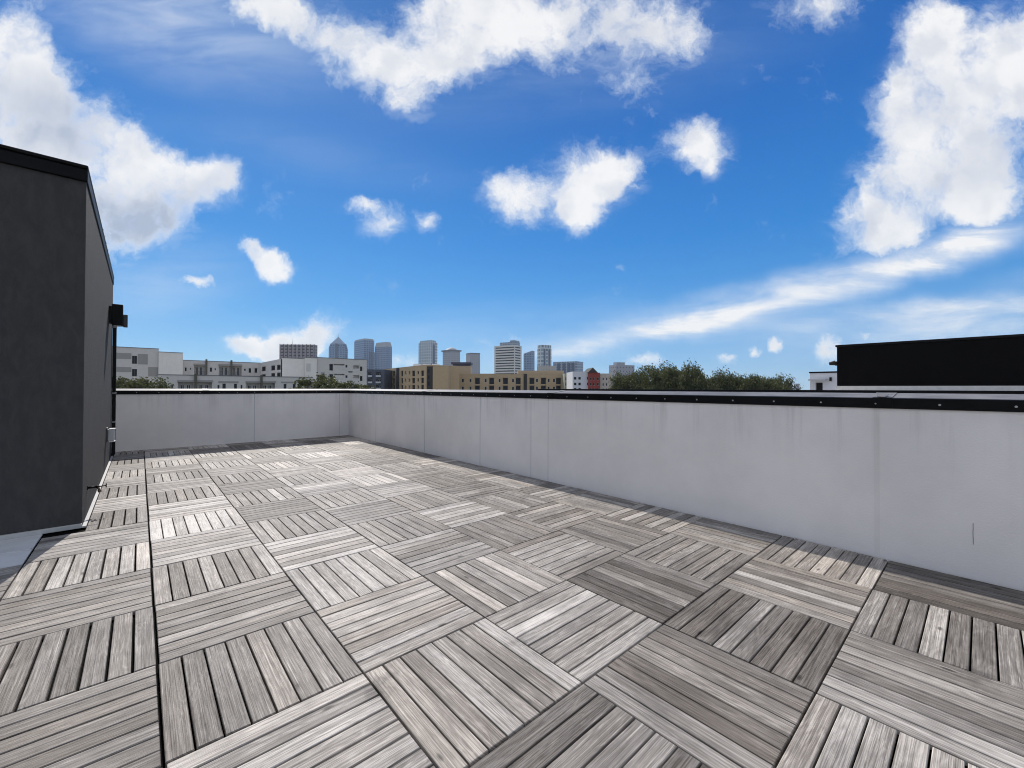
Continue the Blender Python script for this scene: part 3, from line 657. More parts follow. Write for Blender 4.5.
# --- dark blue-grey block with white balconies
def depth_fac(px, D, rot=0.0):
    """facade through column px at depth D, turned by rot from facing the terrace squarely"""
    d = ray(px, 388); base = math.atan2(RT.y, RT.x)+rot
    return Fac(CAM+d*D, (math.cos(base), math.sin(base)))
M_NAVY = plain('slate_cladding', (0.055, 0.065, 0.09), .7, nscale=.3)
fN = depth_fac(376, 176)
root = empty('apartment_block', (*fN.P.xy, GZ), 'dark slate apartment block with pale balconies left of the tan building', 'apartment building')
nb = [R(fN, x0, y0, x1, y0+4.3) for x0, x1 in ((368.3, 372.2), (376.2, 380.8)) for y0 in (372.3, 378.6, 384.9)]
mass(root, fN, fN.hit(366.9)[0], fN.hit(384.4)[0], fN.hit(376, 369.4)[1], 12, M_NAVY, [(*h, 1.2) for h in nb])
for h in nb:
    window(root, fN, h[0]+.3, h[1]+.1, h[2]-.3, h[3]-.3, 1.2, M_WFR, 1)
    bm = bmesh.new(); obox(bm, fN.P, fN.t, fN.n, h[0]-.05, h[2]+.05, .002, .5, h[1]-.12, h[1]+.55); mobj('balcony', bm, plain('balcony_white', (.45, .46, .5), .6), root)

# --- tan building, left part with dark stair slots
M_TAN = stucco('tan_stucco', (0.46, 0.34, 0.205), streak=.03, bump=.1, blotch=.04)
M_TAN2 = stucco('warm_tan_stucco', (0.48, 0.36, 0.23), streak=.03, bump=.1, blotch=.04)
M_SLOT = plain('dark_brown_cladding', (0.028, 0.024, 0.022), .8)
fE = Fac(at(384.6, 196), (-math.sin(math.radians(-6))*-1, -1))
root = empty('tan_apartment_building', (*fE.P.xy, GZ), 'taller tan apartment building with dark stair slots and a blank right end wall', 'apartment building')
cols = [(385.2, 387.4), (389.6, 391), (392.4, 394.8), (400.9, 403), (404.8, 406.2), (408.6, 410.2), (411.9, 414.9), (417.4, 419), (420.9, 423.8)]
wE = []
for x0, x1 in cols:
    for y in (371.6, 378.8, 385.8):
        w3 = y-(x0-384)*.014
        big = x1-x0 > 1.8
        wE.append(R(fE, x0, w3-(.6 if big else 0), x1, w3+(5.0 if big else 3.2)))
zE = fE.hit(405, 367.3)[1]
mass(root, fE, 0, fE.hit(426.5)[0], zE, 14, M_TAN, [(*w_, .5 if w_[2]-w_[0] > 1.3 else .15) for w_ in wE], coping=M_TAN2)
for w_ in wE: window(root, fE, *w_, .5 if w_[2]-w_[0] > 1.3 else .15, M_WFR if w_[2]-w_[0] <= 1.3 else M_DFR, 0)
for x0, x1 in ((396.9, 399.2),): panel(root, fE, (fE.hit(x0)[0], GZ, fE.hit(x1)[0], zE+.1), M_SLOT, 'stair_slot', .3)
e1 = fE.w(fE.hit(426.6)[0], 0); fE2 = depth_fac(426.6, (e1-CAM).dot(FW), 0.0)
mass(root, fE2, 0.02, fE2.hit(432.6)[0], fE2.hit(430, 366.3)[1], 12, M_SLOT, name='stair_tower')
for y in (369, 375.4, 381.8): window(root, fE2, *R(fE2, 428, y, 429.6, y+4), -0.035, None)
mass(root, fE2, fE2.hit(432.7)[0], fE2.hit(448.5)[0], fE2.hit(440, 366.1)[1], 12, M_TAN, coping=M_TAN2, name='end_wall')
bm = bmesh.new()
pc = fE.w(fE.hit(412)[0], zE-.3, -6)
for k in range(3): cyl(bm, pc+Vector((k*3.0-3, -k*2.4+2, 0)), pc+Vector((k*3.0-3, -k*2.4+2, 1.5)), 1.9, 1.5, 12)
mobj('rooftop_unit', bm, M_APTL, root)

# --- tan building, long low part
fL = depth_fac(450, 172, 0.0)
root = empty('tan_apartment_building', (*fL.P.xy, GZ), 'long lower tan apartment building with square dark balconies, left of the white and red house', 'apartment building')
zL = fL.hit(500, 374.0)[1]
wL = []
for cx, kind in ((455.9, 1), (462.8, 0), (470.5, 0), (477.3, 1), (485.6, 0), (491.6, 1), (499.6, 0), (505.4, 1), (513, 0), (518.2, 1), (531.9, 1), (537, 0), (543.5, 1), (548.6, 0), (554, 0), (558.6, 1)):
    for y in (378.2, 386.0):
        if kind: wL.append((R(fL, cx-2.5, y, cx+2.5, y+6.0), 1))
        else: wL.append((R(fL, cx-1.1, y+.5, cx+1.1, y+4.2), 0))
mass(root, fL, fL.hit(448.8)[0], fL.hit(564.3)[0], zL, 15, M_TAN, [(*w_, 1.1 if k else .15) for w_, k in wL], coping=M_TAN2)
for w_, k in wL:
    if k:
        mid = (w_[0]+w_[2])/2; window(root, fL, w_[0]+.12, w_[1]+.05, w_[2]-.12, w_[3]-.05, 1.1, M_DFR, 2); railing(root, fL, w_[0], w_[2], w_[1])
        panel(root, fL, (w_[0]-.1, w_[3], w_[2]+.1, w_[3]+.18), M_SLOT, 'lintel', .12)
    else: window(root, fL, *w_, .15, M_WFR, 0)
panel(root, fL, (fL.hit(523.6)[0], GZ, fL.hit(526.9)[0], zL+.1), M_SLOT, 'stair_slot', .25)
panel(root, fL, (fL.hit(449)[0], GZ, fL.hit(450.6)[0], zL-.1), M_SLOT, 'stair_slot', .25)
fL2 = Fac(fL.w(0, 0, -1.0), fL.t.xy)
mass(root, fL2, fL2.hit(517.5)[0], fL2.hit(564)[0], fL2.hit(540, 370.6)[1], 10, M_TAN2, z0=zL-1, name='rooftop_block')
fL3 = Fac(fL.w(0, 0, -6.0), fL.t.xy)
mass(root, fL3, fL3.hit(449.5)[0], fL3.hit(454)[0], fL3.hit(452, 366.6)[1], 4, M_APTL, z0=zL-1, name='rooftop_block')
mass(root, fL3, fL3.hit(454.2)[0], fL3.hit(470.5)[0], fL3.hit(462, 366)[1], 6, M_TAN2, z0=zL-1, name='rooftop_block')
bm = bmesh.new(); obox(bm, fL3.P, fL3.t, fL3.n, fL3.hit(451)[0], fL3.hit(471)[0], -7, .8, fL3.hit(460, 364)[1], fL3.hit(460, 362.3)[1]); obox(bm, fL3.P, fL3.t, fL3.n, fL3.hit(453)[0], fL3.hit(470)[0], -6, 0, fL3.hit(460, 366)[1]+.01, fL3.hit(460, 364)[1]-.01)
mobj('rooftop_canopy', bm, plain('dark_canopy', (.06, .06, .09), .6), root)

# --- pale green stair bay + white and red house
M_SAGE = plain('sage_stucco', (0.30, 0.31, 0.24), .85)
fG = depth_fac(568, 165)
root = empty('green_apartment_building', (*fG.P.xy, GZ), 'narrow sage green building with small balconies beside the white and red house', 'apartment building')
gb = [R(fG, 565.2, y, 569.2, y+3.6) for y in (377, 382.4, 387.6)]
mass(root, fG, fG.hit(564.5)[0], fG.hit(572.2)[0], fG.hit(568, 373.6)[1], 12, M_SAGE, [(*h, .9) for h in gb])
for h in gb: railing(root, fG, h[0], h[2], h[1], mat=M_WFR); window(root, fG, h[0]+.2, h[1]+.1, h[2]-.2, h[3]-.2, .9, None)
fF = depth_fac(572.6, 150, 0.05)
root = empty('red_and_white_house', (*fF.P.xy, GZ), 'white house with a red gabled bay in front of the trees', 'house')
M_WHT = stucco('white_stucco', (0.60, 0.60, 0.62), streak=.02, bump=.1, blotch=.03); M_RED = plain('red_siding', (0.26, 0.035, 0.025), .7); M_PINK = stucco('beige_stucco', (.48, .41, .35), streak=.02, bump=.1)
wF = [R(fF, x, y, x+2.4, y+2.6) for x in (574, 578.4) for y in (377, 382.7, 388)]+[R(fF, 587, y, 588, y+2.6) for y in (377, 382.7)]
mass(root, fF, 0, fF.hit(588.4)[0], fF.hit(580, 371.6)[1], 12, M_WHT, [(*w_, .15) for w_ in wF])
for w_ in wF: window(root, fF, *w_, .15, M_DFR, 0)
fR = Fac(fF.w(0, 0, .9), fF.t.xy)
rb = [R(fR, x0, y, x1, y+3.0) for x0, x1 in ((590, 592), (593, 595), (597, 599.2)) for y in (377.2, 382.8, 388)]
zR = fR.hit(594, 372.6)[1]; r0, r1 = fR.hit(588.5)[0], fR.hit(600)[0]
mass(root, fR, r0, r1, zR, 12, M_RED, [(*w_, .3) for w_ in rb], name='red_bay')
for w_ in rb: window(root, fR, *w_, .3, M_WFR, 0)
bm = bmesh.new(); g0, g1 = fR.hit(587.6)[0], fR.hit(597.6)[0]; gp = fR.hit(592.3, 367.6)[1]
A_ = [fR.w(g0, zR+.02, .4), fR.w(g1, zR+.02, .4), fR.w((g0+g1)/2, gp, .4)]; B_ = [p-fR.n*9 for p in A_]
va = [bm.verts.new(p) for p in A_]; vb = [bm.verts.new(p) for p in B_]; bm.faces.new(va); bm.faces.new(vb[::-1])
for i in range(3): bm.faces.new((va[i], va[(i+1) % 3], vb[(i+1) % 3], vb[i]))
mobj('gable_roof', bm, plain('dark_shingles', (.05, .04, .035), .9), root)
wP = [R(fF, x, y, x+1.5, y+3) for x in (602.5, 606) for y in (377.5, 383, 388.3)]
mass(root, fF, fF.hit(600.2)[0], fF.hit(612)[0], fF.hit(605, 373.5)[1], 12, M_PINK, [(*w_, .15) for w_ in wP], name='side_wing')
for w_ in wP: window(root, fF, *w_, .15, M_WFR, 0)

# ------------------------------------------------------------------ downtown towers
def curtain(name, glass, frame, fw_, fh, mort=0.12, vary=0.25, rough=0.18, metal=0.0):
    """curtain wall: glass bays with mullions, laid out in metres on the tower itself (uv = metres along / up)"""
    m, q, b = newmat(name)
    uvn = q.n('ShaderNodeUVMap'); uvn.uv_map = 'wall'
    br = q.n('ShaderNodeTexBrick'); br.offset = 0.0; br.squash = 1.0
    q.l(uvn.outputs[0], br.inputs['Vector']); br.inputs['Scale'].default_value = 1.0
    br.inputs['Brick Width'].default_value = fw_; br.inputs['Row Height'].default_value = fh
    br.inputs['Mortar Size'].default_value = mort*min(fw_, fh)*.5; br.inputs['Mortar Smooth'].default_value = 0.0
    br.inputs['Color1'].default_value = (*[c*(1-vary) for c in glass], 1); br.inputs['Color2'].default_value = (*[c*(1+vary) for c in glass], 1); br.inputs['Mortar'].default_value = (*frame, 1)
    q.l(br.outputs['Color'], b.inputs['Base Color'])
    q.l(q.mr(br.outputs['Fac'], 0, 1, rough, .7, 'LINEAR'), b.inputs['Roughness']); b.inputs['Metallic'].default_value = metal
    return m
def tprism(bm, pts, z0, z1, top=True):
    """vertical prism with metric wall uv"""
    uvl = bm.loops.layers.uv.get('wall') or bm.loops.layers.uv.new('wall')
    n = len(pts); run = 0
    for i in range(n):
        p, q_ = Vector(pts[i]), Vector(pts[(i+1) % n]); L = (q_-p).length
        f = bm.faces.new([bm.verts.new((p.x, p.y, z0)), bm.verts.new((q_.x, q_.y, z0)), bm.verts.new((q_.x, q_.y, z1)), bm.verts.new((p.x, p.y, z1))])
        for l_, (a, z) in zip(f.loops, ((run, z0), (run+L, z0), (run+L, z1), (run, z1))): l_[uvl].uv = (a, z)
        run += L
    if top:
        f = bm.faces.new([bm.verts.new((p[0], p[1], z1)) for p in pts])
        for l_ in f.loops: l_[uvl].uv = (0.3, 0.3)
def foot(xl, xc, xr, D, rot):
    """footprint of a box tower: near corner at column xc, faces reach to xl and xr"""
    C0 = CAM+ray(xc, 388)*D; C0.z = 0
    base = math.atan2(RT.y, RT.x)
    tR = Vector((math.cos(base+rot), math.sin(base+rot), 0)); tL = Vector((-math.sin(base+rot), math.cos(base+rot), 0))
    if rot < 0: pass
    fr = Fac(C0, tR.xy); sR = fr.hit(xr)[0]
    fl = Fac(C0, tL.xy); sL = fl.hit(xl)[0]
    sL = abs(sL)
    return C0, tR, tL, sR, sL, fr
def ztop(px, py, D): d = ray(px, py); return (CAM+d*D).z
def P2(v): return (v.x, v.y)
def tower(label, xl, xc, xr, ytop, D, rot, mat, name='tower', cham=0.0, dep=None):
    """rot>0 turns the right face away; the left face xl..xc goes back along tL"""
    C0, tR, tL, sR, sL, fr = foot(xl, xc, xr, D, rot)
    if dep: sL = dep
    z = ztop(xc, ytop, D)
    root = empty(name, (C0.x, C0.y, GZ), label, 'office tower')
    pts = [C0, C0+tR*sR, C0+tR*sR+tL*sL, C0+tL*sL]
    if cham:
        c = cham; pts = [C0+tR*c, C0+tR*(sR-c), C0+tR*sR+tL*c, C0+tR*sR+tL*(sL-c), C0+tR*(sR-c)+tL*sL, C0+tR*c+tL*sL, C0+tL*(sL-c), C0+tL*c]
    bm = bmesh.new(); tprism(bm, [P2(p) for p in pts], GZ, z); mobj('shaft', bm, mat, root)
    return root, C0, tR, tL, sR, sL, z, fr
def inset(C0, tR, tL, sR, sL, e): return [P2(C0+tR*a+tL*b_) for a, b_ in ((e, e), (sR-e, e), (sR-e, sL-e), (e, sL-e))]
M_MECH = plain('roof_plant', (.3, .32, .34), .7)
M_BLUE = curtain('blue_curtain_wall', (0.045, 0.10, 0.20), (0.16, 0.23, 0.34), 7.0, 6.0, .45, .35)
M_BLUE2 = curtain('pale_blue_curtain_wall', (0.16, 0.21, 0.28), (0.30, 0.33, 0.38), 4.5, 4.0, .3, .2)
M_NAV2 = curtain('deep_blue_curtain_wall', (0.035, 0.06, 0.12), (0.07, 0.10, 0.16), 4.5, 4.0, .25, .2)
M_TEAL = curtain('teal_curtain_wall', (0.12, 0.19, 0.24), (0.46, 0.50, 0.52), 7.0, 8.0, .4, .4)
M_GREYC = curtain('grey_stone_grid', (0.04, 0.05, 0.07), (0.30, 0.30, 0.33), 4.6, 5.0, .8, .3)
M_BROWN = curtain('brown_stone_grid', (0.035, 0.028, 0.032), (0.30, 0.25, 0.26), 5.6, 4.2, .55, .2)
# brown gridded block behind the apartments
root, C0, tR, tL, sR, sL, z, fr = tower('brown gridded block with dark vertical fins rising behind the white apartment wing', 279.2, 279.6, 314, 344.3, 560, 0.04, M_BROWN, dep=10)
for k in range(10):
    a = sR*k/9; bm = bmesh.new(); obox(bm, C0, tR, -tL, a-.25, a+.25, .003, .6, GZ, z+.6); mobj('fin', bm, M_DFR, root)
bm = bmesh.new(); cyl(bm, (C0+tR*sR*.34+tL*3).xy.to_3d()+Vector((0, 0, z)), (C0+tR*sR*.34+tL*3).xy.to_3d()+Vector((0, 0, z+7)), .35, .15, 6); mobj('mast', bm, M_MECH, root)
# tower with pyramid roof
root, C0, tR, tL, sR, sL, z, fr = tower('blue-grey glass tower with stepped shoulders and a pointed pyramid roof', 327.6, 328, 344.4, 348, 1150, 0.02, M_BLUE, cham=3, dep=26)
for (e, y) in ((1.5, 346), (3.0, 343.6)):
    bm = bmesh.new(); tprism(bm, inset(C0, tR, tL, sR, sL, e), z-1, ztop(337, y, 1150)); mobj('shoulder', bm, M_BLUE, root)
zb = ztop(337, 343.6, 1150); za = ztop(337.6, 336, 1150); sq = inset(C0, tR, tL, sR, sL, 4.5)
bm = bmesh.new(); v = [bm.verts.new((*p, zb+.05)) for p in sq]; c_ = sum((Vector(p) for p in sq), Vector((0, 0)))/4; ap = bm.verts.new((*c_, za)); bm.faces.new(v[::-1])
for i in range(4): bm.faces.new((v[i], v[(i+1) % 4], ap))
mobj('pyramid_roof', bm, plain('pale_roof_metal', (.26, .32, .40), .35, .2), root)
bm = bmesh.new(); cyl(bm, (*c_, za-1), (*c_, za+9), .5, .15, 6); mobj('spire', bm, M_MECH, root)
bm = bmesh.new(); obox(bm, C0, tR, -tL, sR*.42, sR*.58, .02, .8, zb-60, zb+.5); mobj('dark_glass_strip', bm, M_NAV2, root)
# tall blue pair
root, C0, tR, tL, sR, sL, z, fr = tower('tallest blue glass tower with a curved crown, left of the twin', 354, 363.6, 374, 339.6, 1200, 0.75, M_BLUE)
bm = bmesh.new(); tprism(bm, inset(C0, tR, tL, sR, sL, 2.0), z-.5, ztop(363, 338.2, 1200)); mobj('crown', bm, M_MECH, root)
tower('low dark blue tower squeezed in front of the blue pair', 368, 368.6, 373.4, 352, 1100, .03, M_NAV2, dep=12)
root, C0, tR, tL, sR, sL, z, fr = tower('blue tower with dark right side and slatted sloping crown', 374.6, 386, 391.8, 346.5, 1180, 0.95, M_BLUE)
q_ = [C0, C0+tR*sR, C0+tR*sR+tL*sL, C0+tL*sL]
bm = bmesh.new(); z2 = ztop(386, 341.7, 1180); ins = inset(C0, tR, tL, sR, sL, 3.0)
lo = [bm.verts.new((p.x, p.y, z+.02)) for p in q_]; hi = [bm.verts.new((*p, z2)) for p in ins]; bm.faces.new(hi)
for i in range(4): bm.faces.new((lo[i], lo[(i+1) % 4], hi[(i+1) % 4], hi[i]))
mobj('crown', bm, M_MECH, root)
# teal tower alone
root, C0, tR, tL, sR, sL, z, fr = tower('slim pale teal glass tower standing alone in the middle gap', 418.4, 430.3, 437.2, 342, 1150, 0.95, M_TEAL)
bm = bmesh.new(); tprism(bm, inset(C0, tR, tL, sR, sL, 2.5), z-.5, ztop(430, 339.9, 1150)); mobj('crown', bm, M_TEAL, root)
bm = bmesh.new(); obox(bm, C0, tR, -tL, sR*.3, sR*.62, .02, .7, GZ, z-6); mobj('dark_glass_strip', bm, M_NAV2, root)
# grey tower with cornice
root, C0, tR, tL, sR, sL, z, fr = tower('grey gridded tower with overhanging cornice and domed top', 442.6, 450, 460, 350.8, 1000, 0.7, M_GREYC)
bm = bmesh.new(); prism(bm, [P2(p) for p in (C0-tR*2.5-tL*2.5, C0+tR*(sR+2.5)-tL*2.5, C0+tR*(sR+2.5)+tL*(sL+2.5), C0-tR*2.5+tL*(sL+2.5))], z+.02, z+3); mobj('cornice', bm, plain('dark_cornice', (.12, .12, .14), .7), root)
cc = C0+tR*sR/2+tL*sL/2; bm = bmesh.new(); cyl(bm, (cc.x, cc.y, z+3), (cc.x, cc.y, z+7), sR*.55, sR*.38, 16); cyl(bm, (cc.x, cc.y, z+7), (cc.x, cc.y, z+10), sR*.36, sR*.10, 16); mobj('dome', bm, M_MECH, root)
# slab
root, C0, tR, tL, sR, sL, z, fr = tower('plain narrow grey slab tower right of the cornice tower', 466, 469.8, 480, 353.6, 950, 0.45, M_GREYC)
bm = bmesh.new(); obox(bm, C0, tR, -tL, -.3, sR+.3, -sL-.3, .3, z+.02, z+2); mobj('roof_band', bm, plain('dark_band', (.1, .1, .12), .7), root)
# white banded office
D = 620
M_CREAM = plain('cream_concrete', (.62, .60, .56), .8)
root, C0, tR, tL, sR, sL, z, fr = tower('cream office tower striped with dark window bands, stepped roof', 494.2, 514.8, 521.6, 344.8, D, 1.02, M_CREAM)
rows = 11; zb = ztop(514, 372, D)
for k in range(rows):
    zz = z-2.6-(z-zb)*k/(rows-.7)
    for (t_, n_, L, nm) in ((tL, -tR, sL, 'l'), (tR, -tL, sR, 'r')):
        bm = bmesh.new(); obox(bm, C0, t_, n_, L*.04, L*(.93 if nm == 'l' else .80), .02, .15, zz-1.6, zz); mobj('window_band', bm, M_GLASS, root)
bm = bmesh.new(); tprism(bm, inset(C0, tR, tL, sR, sL*.82, 2), z-.1, ztop(510, 341.5, D)); mobj('roof_storey', bm, M_BLUE2, root)
bm = bmesh.new(); tprism(bm, inset(C0, tR, tL, sR, sL*.35, 2.6), z-.1, ztop(510, 339.8, D)); mobj('roof_storey', bm, M_BLUE2, root)
# behind
root, C0, tR, tL, sR, sL, z, fr = tower('small blue tower with a slanted top behind the cream office', 523.5, 532, 534.5, 353.4, 1050, 1.1, M_BLUE)
bm = bmesh.new(); v = [bm.verts.new((p.x, p.y, z+.02)) for p in (C0, C0+tR*sR, C0+tR*sR+tL*sL, C0+tL*sL)]
w2 = [bm.verts.new((*P2(C0), z+7)), bm.verts.new((*P2(C0+tR*sR), z+7))]; bm.faces.new((v[0], v[1], w2[1], w2[0])); bm.faces.new((w2[0], w2[1], v[2], v[3])); bm.faces.new((v[0], w2[0], v[3])); bm.faces.new((v[1], v[2], w2[1]))
mobj('slanted_roof', bm, M_BLUE, root)
root, C0, tR, tL, sR, sL, z, fr = tower('pale residential tower with round top corners and dark window columns', 536.4, 541, 552.4, 348, 900, 0.45, M_TEAL, cham=4)
bm = bmesh.new(); tprism(bm, inset(C0, tR, tL, sR, sL, 2.0), z-.1, ztop(544, 344.6, 900)); mobj('crown', bm, M_TEAL, root)
for k in (.3, .72): bm = bmesh.new(); obox(bm, C0, tR, -tL, sR*k-2.2, sR*k+2.2, .05, .6, GZ, z-2); mobj('dark_glass_strip', bm, M_NAV2, root)
M_BEI = curtain('beige_block', (.10, .11, .13), (.40, .37, .33), 5, 4, .9, .2)
tower('low beige block below the pale residential tower', 537, 545, 556, 365.5, 560, .5, M_BEI)
root, C0, tR, tL, sR, sL, z, fr = tower('wide blue-grey glass block right of the pale residential tower', 553, 577, 583.2, 361.2, 640, 1.0, M_BLUE2)
for k in (.15, .32, .52, .74): bm = bmesh.new(); obox(bm, C0, tL, -tR, sL*k-2, sL*k+3, .05, .5, GZ, z-2.5); mobj('dark_glass_strip', bm, M_NAV2, root)
root, C0, tR, tL, sR, sL, z, fr = tower('white boxy tower half hidden behind the trees', 609, 616, 634.5, 364.8, 520, .4, M_GREYC)
bm = bmesh.new(); obox(bm, C0, tR, -tL, 2, sR*.5, -8, -1, z+.02, z+3.4); mobj('roof_plant', bm, M_MECH, root)
tower('tiny grey tower at the right end of the treeline', 794, 796, 799.5, 383.6, 700, .3, M_GREYC)

# ------------------------------------------------------------------ neighbouring roofs on the right
NX = 15.0
k = (NX-CAM.x)
def onX(px, py, X): d = ray(px, py); return CAM+d*((X-CAM.x)/d.x)
yb0 = onX(837, 388, NX).y
root = empty('neighbour_bulkhead', (NX+2, yb0-3, 0), 'large black stair bulkhead on the neighbouring roof at the right', 'stair bulkhead')
zt = onX(837, 347.2, NX).z; zb = onX(930, 385.8, NX).z
M_BLKW = stucco('black_stucco', (0.004, 0.004, 0.0045), streak=.05, bump=1, bs=60, top=2, spec=.06)
bm = bmesh.new(); box(bm, NX, NX+3.5, yb0-9, yb0, zb, zt, .01); mobj('wall', bm, M_BLKW, root)
bm = bmesh.new(); box(bm, NX-.03, NX+3.53, yb0-9.03, yb0+.03, zt+.002, zt+.06, .006); mobj('coping', bm, M_CAP, root)
bm = bmesh.new(); box(bm, NX-.02, NX+3.5, yb0-9, yb0+.02, zb-.20, zb-.002); mobj('base_flashing', bm, M_FLASH, root)
lamp = empty('wall_lamp', (NX+.5, yb0, zt-.8), 'small dark lamp on the end of the black neighbouring bulkhead', 'wall lamp')
bm = bmesh.new(); zl = onX(835, 363.5, NX).z; box(bm, NX+.02, NX+.12, yb0+.001, yb0+.05, zl-.06, zl+.06); mobj('back_plate', bm, M_BLACK, lamp)
bm = bmesh.new(); cyl(bm, (NX+.07, yb0+.05, zl+.02), (NX+.07, yb0+.19, zl), .07, .045, 12); mobj('lamp_shade', bm, M_BLACK, lamp)
# neighbour's own roof and parapet
nb_ = empty('neighbour_house', (NX+2, 0, GZ), 'neighbouring townhouse with black-capped roof edge, carrying the black bulkhead', 'townhouse')
bm = bmesh.new(); box(bm, 9.9, NX+6, -22, 7.8, GZ, zb-.201); mobj('wall', bm, M_PARAPET, nb_)
zp = onX(930, 390.4, 9.9).z
bm = bmesh.new(); box(bm, 9.5, 9.72, -22, 7.8, GZ, zp-.065); mobj('parapet', bm, M_PARAPET, nb_)
bm = bmesh.new(); box(bm, 9.47, 9.75, -22, 7.83, zp-.064, zp, .004); mobj('coping', bm, M_CAP, nb_)
# small white roof house with door
HX = 24.0
y0, y1 = onX(837.5, 388, HX).y-1.5, onX(810, 388, HX).y; zt2 = onX(824, 373.0, HX).z; zf = onX(824, 392, HX).z
root = empty('roof_access', (HX+1, (y0+y1)/2, zf), 'small white roof access hut with dark door left of the black bulkhead', 'stair bulkhead')
fH = Fac(Vector((HX, y1, 0)), YD)
dr = R(fH, 815.6, 382.4, 822.8, 391)
mass(root, fH, 0, y1-y0, zt2, 2.5, M_WHT, [(*dr, .08)], z0=-0.3, par=.1)
bm = bmesh.new(); obox(bm, fH.P, fH.t, fH.n, dr[0]+.03, dr[2]-.03, -.075, -.03, dr[1], dr[3]-.03); d_ = mobj('door', bm, M_BLACK, root)
bm = bmesh.new(); obox(bm, fH.P, fH.t, fH.n, dr[2]-.14, dr[2]-.10, -.03, .0, .95, 1.0); mobj('handle', bm, M_STEEL, d_)
bm = bmesh.new(); obox(bm, fH.P, fH.t, fH.n, -.03, y1-y0+.03, -2.53, .03, zt2+.002, zt2+.07); mobj('coping', bm, M_CAP, root)
bm = bmesh.new(); h0 = fH.hit(811, 380)[0]; h1 = fH.hit(827.5, 380)[0]; zc = fH.hit(820, 380)[1]; obox(bm, fH.P, fH.t, fH.n, h0, h1, .002, .5, zc-.03, zc+.03); mobj('door_canopy', bm, M_FLASH, root)
lamp = empty('wall_lamp', (HX, fH.w(fH.hit(831)[0], 0).y, fH.hit(831, 379)[1]), 'small black lamp on the white roof hut beside its door', 'wall lamp')
r = R(fH, 829.9, 377.4, 831.9, 381); bm = bmesh.new(); obox(bm, fH.P, fH.t, fH.n, r[0], r[2], .002, .12, r[1], r[3]); mobj('housing', bm, M_BLACK, lamp)
bm = bmesh.new(); obox(bm, fH.P, fH.t, fH.n, r[0]+.02, r[2]-.02, .02, .10, r[1]-.04, r[1]-.001); mobj('lens', bm, M_FLASH, lamp)
bm = bmesh.new(); box(bm, HX-1.5, HX+6, y0-4, y1+.3, GZ, -.301)
o = mobj('neighbour_house', bm, M_WHT, None, loc=(HX, y0, GZ)); tag(o, 'neighbouring townhouse below the small white roof hut', 'townhouse')

# ------------------------------------------------------------------ trees
def leafmat(name, a, b_):
    m, q, b = newmat(name)
    at_ = q.n('ShaderNodeAttribute'); at_.attribute_name = 'lf'
    q.l(q.mix(at_.outputs['Fac'], (*a, 1), (*b_, 1)), b.inputs['Base Color']); b.inputs['Roughness'].default_value = 0.65; b.inputs['Specular IOR Level'].default_value = 0.25
    tr = q.n('ShaderNodeBsdfTranslucent'); tr.inputs['Color'].default_value = (0.085, 0.095, 0.03, 1)
    mx = q.n('ShaderNodeMixShader'); mx.inputs[0].default_value = .3; q.l(b.outputs[0], mx.inputs[1]); q.l(tr.outputs[0], mx.inputs[2])
    q.l(mx.outputs[0], m.node_tree.nodes['Material Output'].inputs[0]); return m
M_LEAF = leafmat('oak_leaves', (0.022, 0.032, 0.012), (0.15, 0.155, 0.065))
M_BARK = plain('bark', (0.10, 0.08, 0.06), .9, nscale=3)
def crown_mesh(seed, W_, H_, n_cl, n_lf, leaf):
    rn = random.Random(seed); bm = bmesh.new(); lay = bm.loops.layers.float_color.new('lf')
    cl = []
    for _ in range(n_cl):
        while True:
            p = Vector((rn.uniform(-1, 1), rn.uniform(-1, 1), rn.uniform(-.75, 1)))
            if .25 < p.length < 1.0: break
        p = p*rn.uniform(.78, 1.04)
        cl.append((Vector((p.x*W_/2, p.y*W_/2, p.z*H_/2)), rn.uniform(.11, .20)*W_*.5, rn.uniform(-.25, .25)))
    for c, r, tn in cl:
        for _ in range(n_lf):
            d = Vector((rn.gauss(0, .55), rn.gauss(0, .55), rn.gauss(0, .42)))*r; p = c+d
            sz = leaf*rn.uniform(.6, 1.5)
            nrm = (d.normalized()*.6+Vector((rn.uniform(-1, 1), rn.uniform(-1, 1), rn.uniform(-.3, 1)))).normalized()
            a = nrm.orthogonal().normalized(); a.rotate(Matrix.Rotation(rn.uniform(0, 6.28), 3, nrm)); b_ = nrm.cross(a)
            f = bm.faces.new([bm.verts.new(p+a*sz*.5), bm.verts.new(p+b_*sz*.3), bm.verts.new(p-a*sz*.5), bm.verts.new(p-b_*sz*.3)])
            t_ = min(1, max(0, .45+tn+rn.uniform(-.35, .35)))
            for L in f.loops: L[lay] = (t_, t_, t_, 1)
    return bm, cl
def make_tree(seed, W_, H_, zc, n_cl=70, n_lf=110, leaf=.34):
    """oak: returns (root, crown mesh obj, trunk); root at the foot, crown centre zc above it"""
    root = bpy.data.objects.new('oak_tree', None); COL.objects.link(root)
    bm, cl = crown_mesh(seed, W_, H_, n_cl, n_lf, leaf)
    bmesh.ops.translate(bm, verts=bm.verts, vec=(0, 0, zc)); mobj('crown', bm, M_LEAF, root)
    bm = bmesh.new(); rn = random.Random(seed+99); f0 = Vector((0, 0, zc-H_*.45))
    cyl(bm, (0, 0, 0), f0, .42, .30, 10)
    for c, r, _t in rn.sample(cl, 12):
        e = Vector((c.x*.8, c.y*.8, zc+c.z*.8)); mid = f0.lerp(e, .5)+Vector((0, 0, -.4)); cyl(bm, f0, mid, .16, .09, 7, False); cyl(bm, mid, e, .09, .03, 6, False)
    mobj('trunk', bm, M_BARK, root)
    return root
